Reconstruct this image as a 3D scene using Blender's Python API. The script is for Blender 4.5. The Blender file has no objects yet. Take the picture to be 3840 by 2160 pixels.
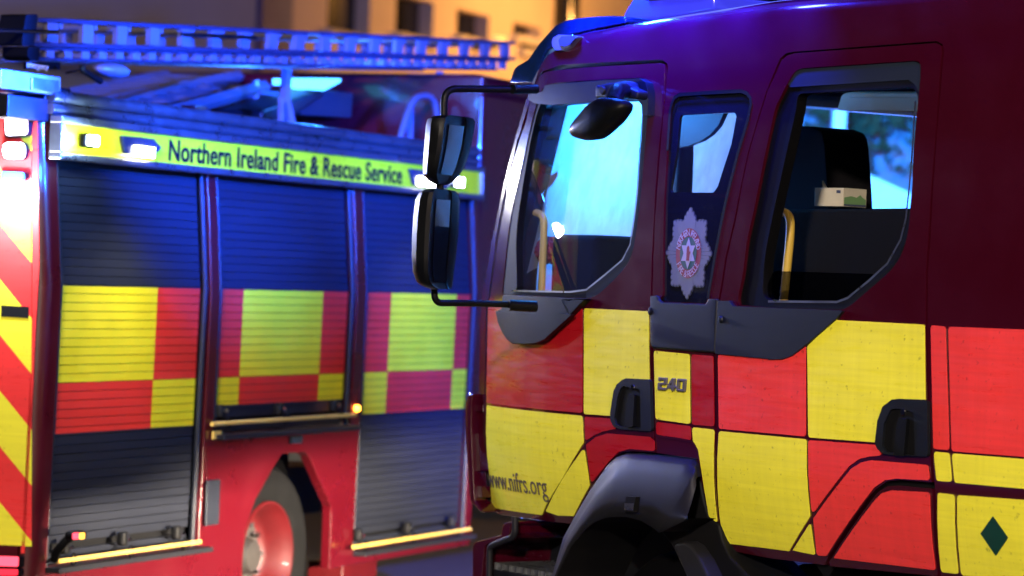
import bpy, bmesh, math, random
from mathutils import Vector, Matrix
from mathutils.geometry import delaunay_2d_cdt
random.seed(4)
S = bpy.context.scene
COL = S.collection
# ------------------------------------------------------------------ camera, sky, exposure
FPX = 11180.0                      # focal length in photo pixels (3840 wide)
EYE = Vector((0, 0, 1.765))
ROLL = math.atan(.0358); PITCH = -math.atan(34 / FPX)
cd = bpy.data.cameras.new('camera'); cam = bpy.data.objects.new('camera', cd); COL.objects.link(cam)
cd.sensor_width = 36; cd.sensor_fit = 'HORIZONTAL'; cd.lens = 36 * FPX / 3840
cd.clip_start = .1; cd.clip_end = 500
RM = Matrix.Rotation(math.pi / 2 + PITCH, 3, 'X') @ Matrix.Rotation(ROLL, 3, 'Z')
cam.matrix_world = Matrix.Translation(EYE) @ RM.to_4x4()
cd.dof.use_dof = True; cd.dof.focus_distance = 9.5; cd.dof.aperture_fstop = 2.8
S.camera = cam
W = bpy.data.worlds.new('World'); S.world = W; W.use_nodes = True
wn = W.node_tree; bg = wn.nodes['Background']
sky = wn.nodes.new('ShaderNodeTexSky'); sky.sky_type = 'NISHITA'; sky.sun_disc = False
sky.sun_elevation = math.radians(-4); sky.sun_rotation = math.radians(200)
wn.links.new(sky.outputs[0], bg.inputs[0]); bg.inputs[1].default_value = .1
sl = bpy.data.lights.new('sun', 'SUN'); so = bpy.data.objects.new('sun', sl); COL.objects.link(so)
sl.energy = .12; sl.angle = math.radians(12); sl.color = (1, .9, .8)
so.rotation_euler = (math.radians(62), 0, math.radians(-8))
S.view_settings.view_transform = 'Standard'; S.view_settings.look = 'None'
S.view_settings.gamma = 1; S.view_settings.exposure = 0
S.cycles.use_denoising = True
S.cycles.sample_clamp_indirect = 4
S.cycles.max_bounces = 8; S.cycles.transparent_max_bounces = 12

# ------------------------------------------------------------------ measuring helpers
def ray(x, y): return RM @ Vector(((x - 1920) / FPX, (1080 - y) / FPX, -1))
def q(x0, y0, w, *p):
    s = w / 1932.0
    return [(x0 + s * a, y0 + s * b) for a, b in p]
def T(c, r, *p): return q(960 * c, 720 * r, 960, *p)
class Frame:
    def __init__(s, vp, sg, anc, d):
        h = ray(*vp); h.z = 0; h.normalize()
        s.X = h * sg; s.Y = Vector((-s.X.y, s.X.x, 0))
        P = EYE + d * ray(*anc); s.O = Vector((P.x, P.y, 0))
        s.M = Matrix(((s.X.x, s.Y.x, 0, s.O.x), (s.X.y, s.Y.y, 0, s.O.y), (0, 0, 1, 0), (0, 0, 0, 1)))
        s.I = s.M.inverted()
        s.prof = lambda x, z: 0.0
    def un(s, px, c=0):                      # photo point -> (x, z) on the upright plane Y = c
        d = ray(*px); t = (c - (EYE - s.O).dot(s.Y)) / d.dot(s.Y); P = EYE + t * d
        return ((P - s.O).dot(s.X), P.z)
    def onX(s, px, c):
        d = ray(*px); t = (c - (EYE - s.O).dot(s.X)) / d.dot(s.X); P = EYE + t * d
        return ((P - s.O).dot(s.Y), P.z)
    def sf(s, px, off=0):                    # photo point -> (x, z) on the curved side skin
        c = off
        for _ in range(5):
            x, z = s.un(px, c); c = s.prof(x, z) + off
        return (x, z)
    def sfs(s, pts, off=0): return [s.sf(p, off) for p in pts]
    def uns(s, pts, c=0): return [s.un(p, c) for p in pts]
    def p3(s, px, c):
        x, z = s.un(px, c); return Vector((x, c, z))
NF = Frame((-5743, 772), -1, (2720, 1611), 9.6)     # near engine: X rearward, Y into the engine
FF = Frame((6649, 1216), 1, (1060, 2091), 13.8)     # far engine: X forward, Y into the engine
def profN(x, z):
    y = 0.0
    if z < 1.3: y += .45 * (1.3 - z) ** 2
    if z > 1.7: y += .022 * ((z - 1.7) / .9) ** 2
    if x < -.85: y += .22 * (-.85 - x) ** 2
    return y
def profF(x, z): return .085 * (z - 1.68) if z > 1.68 else .02 * (1.68 - z)
NF.prof = profN; FF.prof = profF

# ------------------------------------------------------------------ materials
MAT = {}
def pm(name, col, rough=.5, metal=0.0, coat=0.0, spec=.5, emit=None, es=0.0, var=0.0, vs=8.0, bump=0.0, bs=60.0,
       rvar=0.0, stretch=None, alpha=None):
    m = bpy.data.materials.new(name); m.use_nodes = True
    nt = m.node_tree; b = nt.nodes['Principled BSDF']; L = nt.links
    b.inputs['Base Color'].default_value = (*col, 1); b.inputs['Roughness'].default_value = rough
    b.inputs['Metallic'].default_value = metal; b.inputs['Coat Weight'].default_value = coat
    b.inputs['Coat Roughness'].default_value = .06; b.inputs['Specular IOR Level'].default_value = spec
    if emit: b.inputs['Emission Color'].default_value = (*emit, 1); b.inputs['Emission Strength'].default_value = es
    if var or bump or rvar:
        tc = nt.nodes.new('ShaderNodeTexCoord'); mp = nt.nodes.new('ShaderNodeMapping')
        L.new(tc.outputs['Object'], mp.inputs[0])
        if stretch: mp.inputs['Scale'].default_value = stretch
        if var or rvar:
            n = nt.nodes.new('ShaderNodeTexNoise'); n.inputs['Scale'].default_value = vs
            n.inputs['Detail'].default_value = 5; n.inputs['Roughness'].default_value = .62
            L.new(mp.outputs[0], n.inputs['Vector'])
            if var:
                mr = nt.nodes.new('ShaderNodeMapRange'); mr.inputs[1].default_value = .28; mr.inputs[2].default_value = .72
                mr.inputs[3].default_value = 1 - var; mr.inputs[4].default_value = 1 + var * .5
                L.new(n.outputs[0], mr.inputs[0])
                mx = nt.nodes.new('ShaderNodeMix'); mx.data_type = 'RGBA'; mx.blend_type = 'MULTIPLY'
                mx.inputs[0].default_value = 1; mx.inputs[6].default_value = (*col, 1)
                L.new(mr.outputs[0], mx.inputs[7]); L.new(mx.outputs[2], b.inputs['Base Color'])
            if rvar:
                m2 = nt.nodes.new('ShaderNodeMapRange'); m2.inputs[1].default_value = .3; m2.inputs[2].default_value = .7
                m2.inputs[3].default_value = max(.02, rough - rvar); m2.inputs[4].default_value = min(1, rough + rvar)
                L.new(n.outputs[0], m2.inputs[0]); L.new(m2.outputs[0], b.inputs['Roughness'])
        if bump:
            n2 = nt.nodes.new('ShaderNodeTexNoise'); n2.inputs['Scale'].default_value = bs; n2.inputs['Detail'].default_value = 3
            L.new(mp.outputs[0], n2.inputs['Vector'])
            bp = nt.nodes.new('ShaderNodeBump'); bp.inputs['Strength'].default_value = bump; bp.inputs['Distance'].default_value = .01
            L.new(n2.outputs[0], bp.inputs['Height']); L.new(bp.outputs[0], b.inputs['Normal'])
    MAT[name] = m; return m
pm('paint', (.045, .0012, .0085), .2, 0, 1, .5, var=.1, vs=2.5, rvar=.06, bump=.012, bs=6)
pm('paint_far', (.07, .0022, .006), .3, 0, .5, .5, var=.12, vs=2.5, rvar=.08)
def film(name, col):
    """reflective sheeting: faint streaks along and across, grimy specks, slightly uneven gloss"""
    m = pm(name, col, .34, 0, .3, .45); nt = m.node_tree; L = nt.links; b = nt.nodes['Principled BSDF']
    tc = nt.nodes.new('ShaderNodeTexCoord'); val = None
    def noise(sc, scale, lo, hi, a, c, det=4):
        mp = nt.nodes.new('ShaderNodeMapping'); mp.inputs['Scale'].default_value = sc; L.new(tc.outputs['Object'], mp.inputs[0])
        n = nt.nodes.new('ShaderNodeTexNoise'); n.inputs['Scale'].default_value = scale; n.inputs['Detail'].default_value = det; L.new(mp.outputs[0], n.inputs['Vector'])
        r = nt.nodes.new('ShaderNodeMapRange'); r.inputs[1].default_value = lo; r.inputs[2].default_value = hi; r.inputs[3].default_value = a; r.inputs[4].default_value = c
        L.new(n.outputs[0], r.inputs[0]); return r.outputs[0]
    def mul(a, c):
        k = nt.nodes.new('ShaderNodeMath'); k.operation = 'MULTIPLY'; L.new(a, k.inputs[0]); L.new(c, k.inputs[1]); return k.outputs[0]
    v = noise((.7, 1, 26), 3.0, .3, .7, .92, 1.04)            # streaks along
    v = mul(v, noise((22, 1, .8), 2.0, .3, .7, .95, 1.03))    # streaks across
    v = mul(v, noise((1, 1, 1), 55, .66, .78, 1, .55, 2))     # specks
    v = mul(v, noise((1, 1, 1), 1.7, .35, .7, .92, 1.05))
    br = nt.nodes.new('ShaderNodeTexBrick'); mp = nt.nodes.new('ShaderNodeMapping'); mp.inputs['Rotation'].default_value = (math.pi / 2, 0, 0); L.new(tc.outputs['Object'], mp.inputs[0]); L.new(mp.outputs[0], br.inputs['Vector'])
    br.inputs['Scale'].default_value = 9; br.inputs['Mortar Size'].default_value = .004; br.inputs['Color1'].default_value = (1, 1, 1, 1); br.inputs['Color2'].default_value = (.985, .985, .985, 1); br.inputs['Mortar'].default_value = (.93, .93, .93, 1); br.offset = 0
    v = mul(v, br.outputs[0])
    mx = nt.nodes.new('ShaderNodeMix'); mx.data_type = 'RGBA'; mx.blend_type = 'MULTIPLY'; mx.inputs[0].default_value = 1; mx.inputs[6].default_value = (*col, 1)
    L.new(v, mx.inputs[7]); L.new(mx.outputs[2], b.inputs['Base Color'])
    L.new(noise((1, 1, 8), 6, .3, .7, .24, .46), b.inputs['Roughness'])
film('retro_yellow', (.97, .90, .055)); film('retro_red', (.92, .05, .05)); film('retro_red_dimmed', (.42, .006, .013)); film('board_yellow', (1, .82, .008))  # the darker red has the weaker angled reflection put into its colour
pm('shutter', (.014, .016, .024), .45, 0, 0, .25, var=.12, vs=3, rvar=.1, stretch=(.4, 1, 3))
pm('slat_yellow', (.95, .76, .012), .5, var=.1, vs=6, rvar=.1)
pm('slat_red', (.85, .034, .016), .5, var=.12, vs=6, rvar=.1)
pm('aluminium', (.27, .28, .3), .32, .92, 0, .5, var=.1, vs=10, rvar=.1)
pm('ladder_metal', (.17, .15, .2), .38, .3, 0, .5, var=.12, vs=12, rvar=.1)
pm('ladder_chord', (.035, .03, .06), .42, .2, var=.12, vs=12)
pm('plastic', (.003, .0035, .005), .42, 0, 0, .16, bump=.08, bs=300, rvar=.06)
pm('plastic_grey', (.006, .0075, .012), .45, 0, 0, .25, bump=.1, bs=400, var=.1)
pm('fender_grey', (.012, .012, .016), .5, 0, 0, .22, var=.14, vs=7, bump=.12, bs=350)
pm('rubber', (.0025, .0025, .0035), .6, 0, 0, .1, var=.2, vs=20)
pm('tyre', (.0045, .0045, .005), .85, 0, 0, .12, var=.35, vs=9, bump=.1, bs=60)
pm('tyre_grey', (.03, .026, .025), .6, var=.3, vs=12)
pm('black', (.004, .004, .005), .6, 0, 0, .2)
pm('chassis_grime', (.02, .016, .013), .85, var=.4, vs=8)
pm('visor_blue', (.003, .014, .045), .14, 0, .5, .4, var=.3, vs=20)
pm('chrome', (.75, .76, .78), .12, 1)
pm('satin_metal', (.12, .11, .12), .35, .3)
pm('mirror_glass', (.16, .19, .23), .03, 1)
pm('rim_red', (.075, .002, .004), .45, 0, .1, var=.2, vs=9)
pm('rail_yellow', (.72, .47, .10), .38, 0, .2, .5, var=.15, vs=10)
pm('grab_yellow', (.55, .37, .06), .4, 0, .2)
pm('white_paint', (.75, .75, .75), .45, var=.08, vs=4)
pm('cream_trim', (.6, .47, .32), .7)
pm('seat_fabric', (.0075, .007, .0085), .9, spec=.05, bump=.2, bs=500)
pm('carton', (.62, .55, .42), .7, var=.06, vs=30)
pm('carton_green', (.16, .30, .12), .7)
pm('carton_blue', (.05, .06, .12), .7)
pm('text_dark', (.002, .004, .008), .9, spec=.05)
pm('text_grey', (.09, .075, .06), .5)
pm('green_decal', (.004, .045, .035), .4, var=.2, vs=30)
pm('badge_silver', (.095, .095, .115), .45, 0)
pm('badge_edge', (.02, .02, .04), .5)
pm('badge_red', (.17, .006, .012), .45)
pm('badge_green', (.01, .055, .04), .45)
pm('badge_white', (.3, .27, .33), .5)
pm('tint_glass', (.006, .007, .012), .06, 0, .5, .5)
pm('asphalt', (.045, .043, .042), .8, var=.4, vs=40, bump=.4, bs=160)
pm('plaster', (.60, .52, .40), .9, var=.1, vs=.8, bump=.1, bs=30)
pm('plaster_pale', (.6, .58, .52), .9, var=.12, vs=1.2)
pm('fascia_white', (.55, .55, .58), .7)
pm('window_dark', (.006, .007, .01), .15)
pm('stone_grey', (.25, .25, .26), .9, var=.2, vs=3)
pm('leaf', (.05, .09, .03), .6, var=.3, vs=4)
pm('bark', (.06, .045, .03), .9)
pm('street_post', (.06, .065, .07), .5, .3)
pm('red_cloth', (.16, .012, .02), .95, var=.4, vs=30)
pm('orange_lens', (.8, .2, .02), .2, emit=(1, .35, .03), es=14)
pm('red_lens', (.5, .01, .01), .15, 0, .5, emit=(1, .03, .06), es=1.6)
pm('red_glow', (.5, .01, .01), .2, emit=(1, .06, .1), es=3.5)
pm('amber_glow', (.6, .3, .02), .2, emit=(1, .5, .06), es=3)
pm('white_led', (1, 1, 1), .2, emit=(1, .96, .88), es=60)
pm('cool_led', (1, 1, 1), .2, emit=(.8, .9, 1), es=40)
pm('pink_lamp', (1, .8, .85), .2, emit=(1, .78, .88), es=7)
pm('blue_lens', (.004, .012, .1), .12, 0, .5, emit=(.12, .18, 1), es=2.6)
pm('blue_lens_hot', (.02, .1, .8), .12, emit=(.12, .75, 1), es=3.0)
pm('dome_blue', (.02, .03, .3), .1, 0, .6, emit=(.06, .06, 1), es=.75)
pm('sodium_lens', (1, .7, .3), .3, emit=(1, .5, .16), es=1.5)
pm('key_lens', (1, .8, .5), .3, emit=(1, .72, .38), es=60)
pm('reflector', (.022, .03, .05), .25, .2)
pm('lens_smoke', (.05, .05, .06), .08, 0, .6)
def glassmat(name, tint, alpha_fac, rough=.02, dust=None):
    m = bpy.data.materials.new(name); m.use_nodes = True; nt = m.node_tree; L = nt.links
    nt.nodes.remove(nt.nodes['Principled BSDF']); out = nt.nodes['Material Output']
    tr = nt.nodes.new('ShaderNodeBsdfTransparent'); tr.inputs[0].default_value = (*tint, 1)
    gl = nt.nodes.new('ShaderNodeBsdfGlossy'); gl.inputs['Roughness'].default_value = rough
    fr = nt.nodes.new('ShaderNodeFresnel'); fr.inputs[0].default_value = 1.45
    ge = nt.nodes.new('ShaderNodeNewGeometry'); iv = nt.nodes.new('ShaderNodeMath'); iv.operation = 'SUBTRACT'; iv.inputs[0].default_value = 1
    L.new(ge.outputs['Backfacing'], iv.inputs[1]); ff = nt.nodes.new('ShaderNodeMath'); ff.operation = 'MULTIPLY'; L.new(fr.outputs[0], ff.inputs[0]); L.new(iv.outputs[0], ff.inputs[1])
    mx = nt.nodes.new('ShaderNodeMixShader'); L.new(ff.outputs[0], mx.inputs[0]); L.new(tr.outputs[0], mx.inputs[1]); L.new(gl.outputs[0], mx.inputs[2])
    last = mx
    if dust:
        amt, edge, zc = dust
        df = nt.nodes.new('ShaderNodeBsdfDiffuse'); df.inputs[0].default_value = (.8, .82, .85, 1)
        tl = nt.nodes.new('ShaderNodeBsdfTranslucent'); tl.inputs[0].default_value = (.8, .82, .85, 1)
        ad = nt.nodes.new('ShaderNodeMixShader'); ad.inputs[0].default_value = .7
        L.new(df.outputs[0], ad.inputs[1]); L.new(tl.outputs[0], ad.inputs[2])
        tc = nt.nodes.new('ShaderNodeTexCoord'); mp = nt.nodes.new('ShaderNodeMapping'); mp.inputs['Scale'].default_value = (1, 1, .22)
        L.new(tc.outputs['Object'], mp.inputs[0])
        n = nt.nodes.new('ShaderNodeTexNoise'); n.inputs['Scale'].default_value = 22; n.inputs['Detail'].default_value = 6; n.inputs['Roughness'].default_value = .7
        L.new(mp.outputs[0], n.inputs['Vector'])
        mr = nt.nodes.new('ShaderNodeMapRange'); mr.inputs[1].default_value = .3; mr.inputs[2].default_value = .75
        mr.inputs[3].default_value = amt * .82; mr.inputs[4].default_value = min(1, amt * 1.18); L.new(n.outputs[0], mr.inputs[0])
        fac = mr.outputs[0]
        if edge:                       # the dirt ends where the wiper has swept the glass
            sp = nt.nodes.new('ShaderNodeSeparateXYZ'); L.new(tc.outputs['Object'], sp.inputs[0])
            e = nt.nodes.new('ShaderNodeMapRange'); e.inputs[1].default_value = edge - .05; e.inputs[2].default_value = edge + .1
            e.inputs[3].default_value = 1; e.inputs[4].default_value = .03; L.new(sp.outputs[1], e.inputs[0])
            mu = nt.nodes.new('ShaderNodeMath'); mu.operation = 'MULTIPLY'; L.new(fac, mu.inputs[0]); L.new(e.outputs[0], mu.inputs[1]); fac = mu.outputs[0]
        m2 = nt.nodes.new('ShaderNodeMixShader'); L.new(fac, m2.inputs[0]); L.new(mx.outputs[0], m2.inputs[1]); L.new(ad.outputs[0], m2.inputs[2]); last = m2
    L.new(last.outputs[0], out.inputs[0]); MAT[name] = m
glassmat('glass', (.9, .93, .95), 0, dust=(.012, None, 0))
glassmat('glass_smoke', (.35, .36, .42), 0)
glassmat('windscreen_glass', (.85, .92, .95), 0, dust=(.62, 1.08, 0))
glassmat('lens_clear', (.75, .8, 1), 0)

# ------------------------------------------------------------------ mesh helpers
def link(o, parent=None):
    COL.objects.link(o)
    if parent is not None: o.parent = parent
    return o
def mk(name, V, Fc, mat, parent=None, smooth=False, mats=None, mi=None):
    me = bpy.data.meshes.new(name); me.from_pydata([tuple(v) for v in V], [], Fc)
    for m in (mats or [mat]): me.materials.append(MAT[m] if isinstance(m, str) else m)
    if mi: me.polygons.foreach_set('material_index', mi)
    if smooth: me.polygons.foreach_set('use_smooth', [True] * len(me.polygons))
    me.update()
    return link(bpy.data.objects.new(name, me), parent)
def bev(o, w, seg=2, ang=35):
    b = o.modifiers.new('bevel', 'BEVEL'); b.width = w; b.segments = seg; b.limit_method = 'ANGLE'; b.angle_limit = math.radians(ang)
    n = o.modifiers.new('wn', 'WEIGHTED_NORMAL'); n.keep_sharp = True
    o.data.polygons.foreach_set('use_smooth', [True] * len(o.data.polygons)); return o
def thing(name, frame, label, cat, group=None, loc=None):
    o = bpy.data.objects.new(name, None); COL.objects.link(o)
    o.matrix_world = frame.M if frame else Matrix.Translation(loc or (0, 0, 0))
    o['label'] = label; o['category'] = cat
    if group: o['group'] = group
    return o
def inpoly(x, y, P):
    r = False; j = len(P) - 1
    for i in range(len(P)):
        if (P[i][1] > y) != (P[j][1] > y) and x < (P[j][0] - P[i][0]) * (y - P[i][1]) / (P[j][1] - P[i][1]) + P[i][0]: r = not r
        j = i
    return r
def area(P): return sum(P[i - 1][0] * P[i][1] - P[i][0] * P[i - 1][1] for i in range(len(P))) / 2
def rnd(P, r, n=4):
    out = []; N = len(P)
    for i in range(N):
        a, b, c = Vector(P[i - 1]), Vector(P[i]), Vector(P[(i + 1) % N])
        u, v = (a - b), (c - b); lu, lv = u.length, v.length
        if lu < 1e-6 or lv < 1e-6: continue
        u /= lu; v /= lv; cs = max(-1, min(1, u.dot(v)))
        if cs < -.985: out.append(tuple(b)); continue
        d = min(r / max(.15, math.tan(math.acos(cs) / 2)), lu * .45, lv * .45)
        p0, p1 = b + u * d, b + v * d
        for k in range(n + 1):
            t = k / n; out.append(tuple((1 - t) ** 2 * p0 + 2 * t * (1 - t) * b + t * t * p1))
    return out
def soft(P, r=.025):
    """turn a measured polyline into a smooth curve: gentle bends become arcs, real corners get radius r"""
    out = []; N = len(P)
    for i in range(N):
        a, b, c = Vector(P[i - 1]), Vector(P[i]), Vector(P[(i + 1) % N]); u, v = a - b, c - b; lu, lv = u.length, v.length
        if lu < 1e-6 or lv < 1e-6: continue
        u /= lu; v /= lv; cs = max(-1, min(1, u.dot(v))); d = min(lu * .48, lv * .48)
        if cs > -.6: d = min(d, r * 1.6)
        d = min(d, .12); p0, p1 = b + u * d, b + v * d
        out += [tuple((1 - t) ** 2 * p0 + 2 * t * (1 - t) * b + t * t * p1) for t in (0, .25, .5, .75, 1)]
    return out
def cdt(outer, holes=(), g=None):
    V = []; E = []
    for P in [outer, *holes]:
        s = len(V); V += [Vector(p) for p in P]; E += [(s + i, s + (i + 1) % len(P)) for i in range(len(P))]
    if g:
        xs = [p[0] for p in outer]; zs = [p[1] for p in outer]
        x = min(xs) + g * .53; k = 0
        while x < max(xs):
            z = min(zs) + g * (.31 + .5 * (k % 2))
            while z < max(zs):
                if inpoly(x, z, outer) and not any(inpoly(x, z, h) for h in holes):
                    dm = min((Vector((x, z)) - v).length for v in V[:sum(len(h) for h in [outer, *holes])])
                    if dm > g * .3: V.append(Vector((x, z)))
                z += g
            x += g * .9; k += 1
    vs, es, fs, *_ = delaunay_2d_cdt(V, E, [], 0, 1e-6)
    fo = []
    for f in fs:
        c = sum((vs[i] for i in f), Vector((0, 0))) / len(f)
        if inpoly(c.x, c.y, outer) and not any(inpoly(c.x, c.y, h) for h in holes):
            f = list(f)
            if area([vs[i] for i in f]) < 0: f.reverse()
            fo.append(f)
    return [tuple(v) for v in vs], fo
def subd(P, g):
    out = []
    for i in range(len(P)):
        a, b = Vector(P[i - 1]), Vector(P[i]); k = max(1, int((b - a).length / g))
        out += [tuple(a.lerp(b, j / k)) for j in range(k)]
    return out
def sheet(name, outer, holes, y, thick, mat, parent, g=None, bevel=0, back=True):
    """flat or curved plate: outline (x, z); y a number or a function of (x, z); thickness goes inward"""
    if g: outer = subd(outer, g); holes = [subd(h, g) for h in holes]
    vs, fs = cdt(outer, holes, g)
    yf = y if callable(y) else (lambda x, z: y)
    n = len(vs); V = [(x, yf(x, z), z) for x, z in vs] + [(x, yf(x, z) + thick, z) for x, z in vs]
    Fc = [tuple(f) for f in fs] + ([tuple(n + i for i in reversed(f)) for f in fs] if back else [])
    cnt = {}
    for f in fs:
        for i in range(len(f)): cnt[(f[i], f[(i + 1) % len(f)])] = 1
    for (a, b) in list(cnt):
        if (b, a) not in cnt: Fc.append((b, a, n + a, n + b))
    o = mk(name, V, Fc, mat, parent)
    if bevel: bev(o, bevel)
    elif g: 
        o.data.polygons.foreach_set('use_smooth', [True] * len(o.data.polygons))
        o.data.set_sharp_from_angle(angle=math.radians(40))
    return o
def skin(fr, off): return lambda x, z: fr.prof(x, z) + off
def inset(P, d):
    if area(P) < 0: d = -d
    out = []; n = len(P)
    for i in range(n):
        a, b, c = Vector(P[i - 1]), Vector(P[i]), Vector(P[(i + 1) % n]); u = (b - a); v = (c - b)
        if u.length < 1e-5 or v.length < 1e-5: out.append(tuple(b)); continue
        n1 = Vector((-u.y, u.x)).normalized(); n2 = Vector((-v.y, v.x)).normalized(); m = n1 + n2
        k = max(.4, m.length / 2); out.append(tuple(b + m.normalized() * d / k))
    return out
def decal(name, fr, pts, mat, parent, off=-.004, r=.011, th=.003, g=.07):
    P = rnd(inset(fr.sfs(pts, off), .0022), r)
    return sheet(name, P, (), skin(fr, off), th, mat, parent, g)
def box(name, c, s, mat, parent, bevel=0, rot=None):
    x, y, z = c; a, b, d = s[0] / 2, s[1] / 2, s[2] / 2
    V = [Vector((sx * a, sy * b, sz * d)) for sx in (-1, 1) for sy in (-1, 1) for sz in (-1, 1)]
    if rot: V = [rot @ v for v in V]
    V = [v + Vector(c) for v in V]
    o = mk(name, V, [(0, 1, 3, 2), (4, 6, 7, 5), (0, 4, 5, 1), (2, 3, 7, 6), (0, 2, 6, 4), (1, 5, 7, 3)], mat, parent)
    if bevel: bev(o, bevel)
    return o
def tubemesh(path, rads, n=10, caps=True):
    V = []; Fc = []; P = [Vector(p) for p in path]
    up = Vector((0, 0, 1)); prev = None
    for i, p in enumerate(P):
        t = (P[min(i + 1, len(P) - 1)] - P[max(i - 1, 0)]).normalized()
        if prev is None:
            a = up if abs(t.z) < .9 else Vector((1, 0, 0)); u = t.cross(a).normalized()
        else: u = (prev - t * prev.dot(t)).normalized()
        prev = u; v = t.cross(u); r = rads[i] if isinstance(rads, (list, tuple)) else rads
        for k in range(n):
            a = 2 * math.pi * k / n; V.append(p + u * math.cos(a) * r + v * math.sin(a) * r)
        if i:
            s = i * n
            for k in range(n): Fc.append((s - n + k, s - n + (k + 1) % n, s + (k + 1) % n, s + k))
    if caps: Fc.append(tuple(reversed(range(n)))); Fc.append(tuple(range(len(V) - n, len(V))))
    return V, Fc
def tube(name, path, r, mat, parent, n=10):
    V, Fc = tubemesh(path, r, n); o = mk(name, V, Fc, mat, parent, True)
    o.data.set_sharp_from_angle(angle=math.radians(50)); return o
def fil(path, r, n=5):
    P = [Vector(p) for p in path]; out = [P[0]]
    for i in range(1, len(P) - 1):
        a, b, c = P[i - 1], P[i], P[i + 1]; u = (a - b).normalized(); v = (c - b).normalized()
        d = min(r, (a - b).length * .48, (c - b).length * .48); p0, p1 = b + u * d, b + v * d
        for k in range(n + 1):
            t = k / n; out.append((1 - t) ** 2 * p0 + 2 * t * (1 - t) * b + t * t * p1)
    out.append(P[-1]); return out
def resamp(P, n):
    P = [Vector(p) for p in P]; L = [0]
    for i in range(1, len(P)): L.append(L[-1] + (P[i] - P[i - 1]).length)
    out = []
    for k in range(n):
        s = L[-1] * k / (n - 1); i = 1
        while i < len(P) - 1 and L[i] < s: i += 1
        t = (s - L[i - 1]) / max(1e-9, L[i] - L[i - 1]); out.append(P[i - 1].lerp(P[i], t))
    return out
def loft(name, rails, mat, parent, closed=False, smooth=True):
    n = len(rails[0]); V = [p for r in rails for p in r]; Fc = []
    for i in range(len(rails) - 1):
        for k in range(n if closed else n - 1):
            a = i * n + k; b = i * n + (k + 1) % n; Fc.append((a, a + n, b + n, b))
    return mk(name, V, Fc, mat, parent, smooth)
def lathe(name, prof, mat, parent, c=(0, 0, 0), n=48, mats=None, mid=None):
    """profile (radius, y) turned about the Y axis through c"""
    V = []; Fc = []; mi = []; m = len(prof)
    for k in range(n):
        a = 2 * math.pi * k / n
        for r, y in prof: V.append((c[0] + r * math.cos(a), c[1] + y, c[2] + r * math.sin(a)))
    for k in range(n):
        for i in range(m - 1):
            Fc.append((k * m + i, ((k + 1) % n) * m + i, ((k + 1) % n) * m + i + 1, k * m + i + 1))
            if mid: mi.append(mid[i])
    o = mk(name, V, Fc, mat, parent, True, mats, mi or None); o.data.set_sharp_from_angle(angle=math.radians(38)); return o
BOLD = [0.0]
def textmesh(s, size=1.0, ext=0.0, sp=1.0):
    cu = bpy.data.curves.new('t', 'FONT'); cu.body = s; cu.size = size; cu.extrude = ext; cu.space_character = sp; cu.resolution_u = 5; cu.offset = BOLD[0]
    ob = bpy.data.objects.new('t', cu); COL.objects.link(ob); bpy.context.view_layer.update()
    me = bpy.data.meshes.new_from_object(ob.evaluated_get(bpy.context.evaluated_depsgraph_get()))
    bpy.data.objects.remove(ob); return me
def lettering(name, s, x0, x1, zb, h, yf, mat, parent, ext=.001, rise=0.0, sp=1.0):
    """words laid on a side, one object per letter: from x0 to x1, baseline zb, capital height h"""
    cap = textmesh('N', 1); ch = max(v.co.y for v in cap.vertices)
    full = [v.co.x for v in textmesh(s, 1, 0, sp).vertices]; a, b = min(full), max(full); out = []
    for i, c in enumerate(s):
        if c == ' ': continue
        r = max(v.co.x for v in textmesh(s[:i + 1], 1, 0, sp).vertices); me = textmesh(c, 1, .5); mr_ = max(v.co.x for v in me.vertices)
        for v in me.vertices:
            x = x0 + (v.co.x - mr_ + r - a) / (b - a) * (x1 - x0); z = zb + v.co.y / ch * h + rise * (x - x0) / (x1 - x0)
            v.co = (x, yf(x, z) - ext * (1 + v.co.z * 2), z)
        me.materials.append(MAT[mat]); out.append(link(bpy.data.objects.new(name, me), parent))
    return out
def lamp(name, kind, loc, power, col, parent, size=.05, spot=None, blend=.3, aim=None):
    l = bpy.data.lights.new(name, kind); l.energy = power; l.color = col
    if kind in ('POINT', 'SPOT'): l.shadow_soft_size = size
    if kind == 'AREA': l.size = size
    if kind == 'SPOT': l.spot_size = math.radians(spot); l.spot_blend = blend
    o = bpy.data.objects.new(name, l); COL.objects.link(o); o.parent = parent; o.location = loc
    if aim is not None:
        d = Vector(aim) - Vector(loc); o.rotation_euler = d.to_track_quat('-Z', 'Y').to_euler()
    return o
BLUE = (.02, .13, 1.0)

# ------------------------------------------------------------------ ground and background
gr = mk('ground', [(-120, -40, 0), (120, -40, 0), (120, 200, 0), (-120, 200, 0)], [(0, 1, 2, 3)], 'asphalt'); gr['kind'] = 'structure'

# ------------------------------------------------------------------ near fire engine
A_ = lambda *p: q(1760, 160, 480, *p)
B_ = lambda *p: q(1720, 520, 480, *p)
C_ = lambda *p: q(1720, 880, 480, *p)
D_ = lambda *p: q(1720, 1440, 480, *p)
E_ = lambda *p: q(1720, 1800, 480, *p)
H_ = lambda *p: q(2080, 0, 480, *p)
I_ = lambda *p: q(2240, 1380, 480, *p)
J_ = lambda *p: q(2480, 340, 480, *p)
K_ = lambda *p: q(2440, 740, 533.4, *p)
L_ = lambda *p: q(2800, 400, 720, *p)
M_ = lambda *p: q(2700, 900, 720, *p)
NE = thing('fire_engine', NF, 'red crew cab fire engine in front on the right, 240 on its side', 'fire engine', 'fire engines')
G = .07
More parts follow.
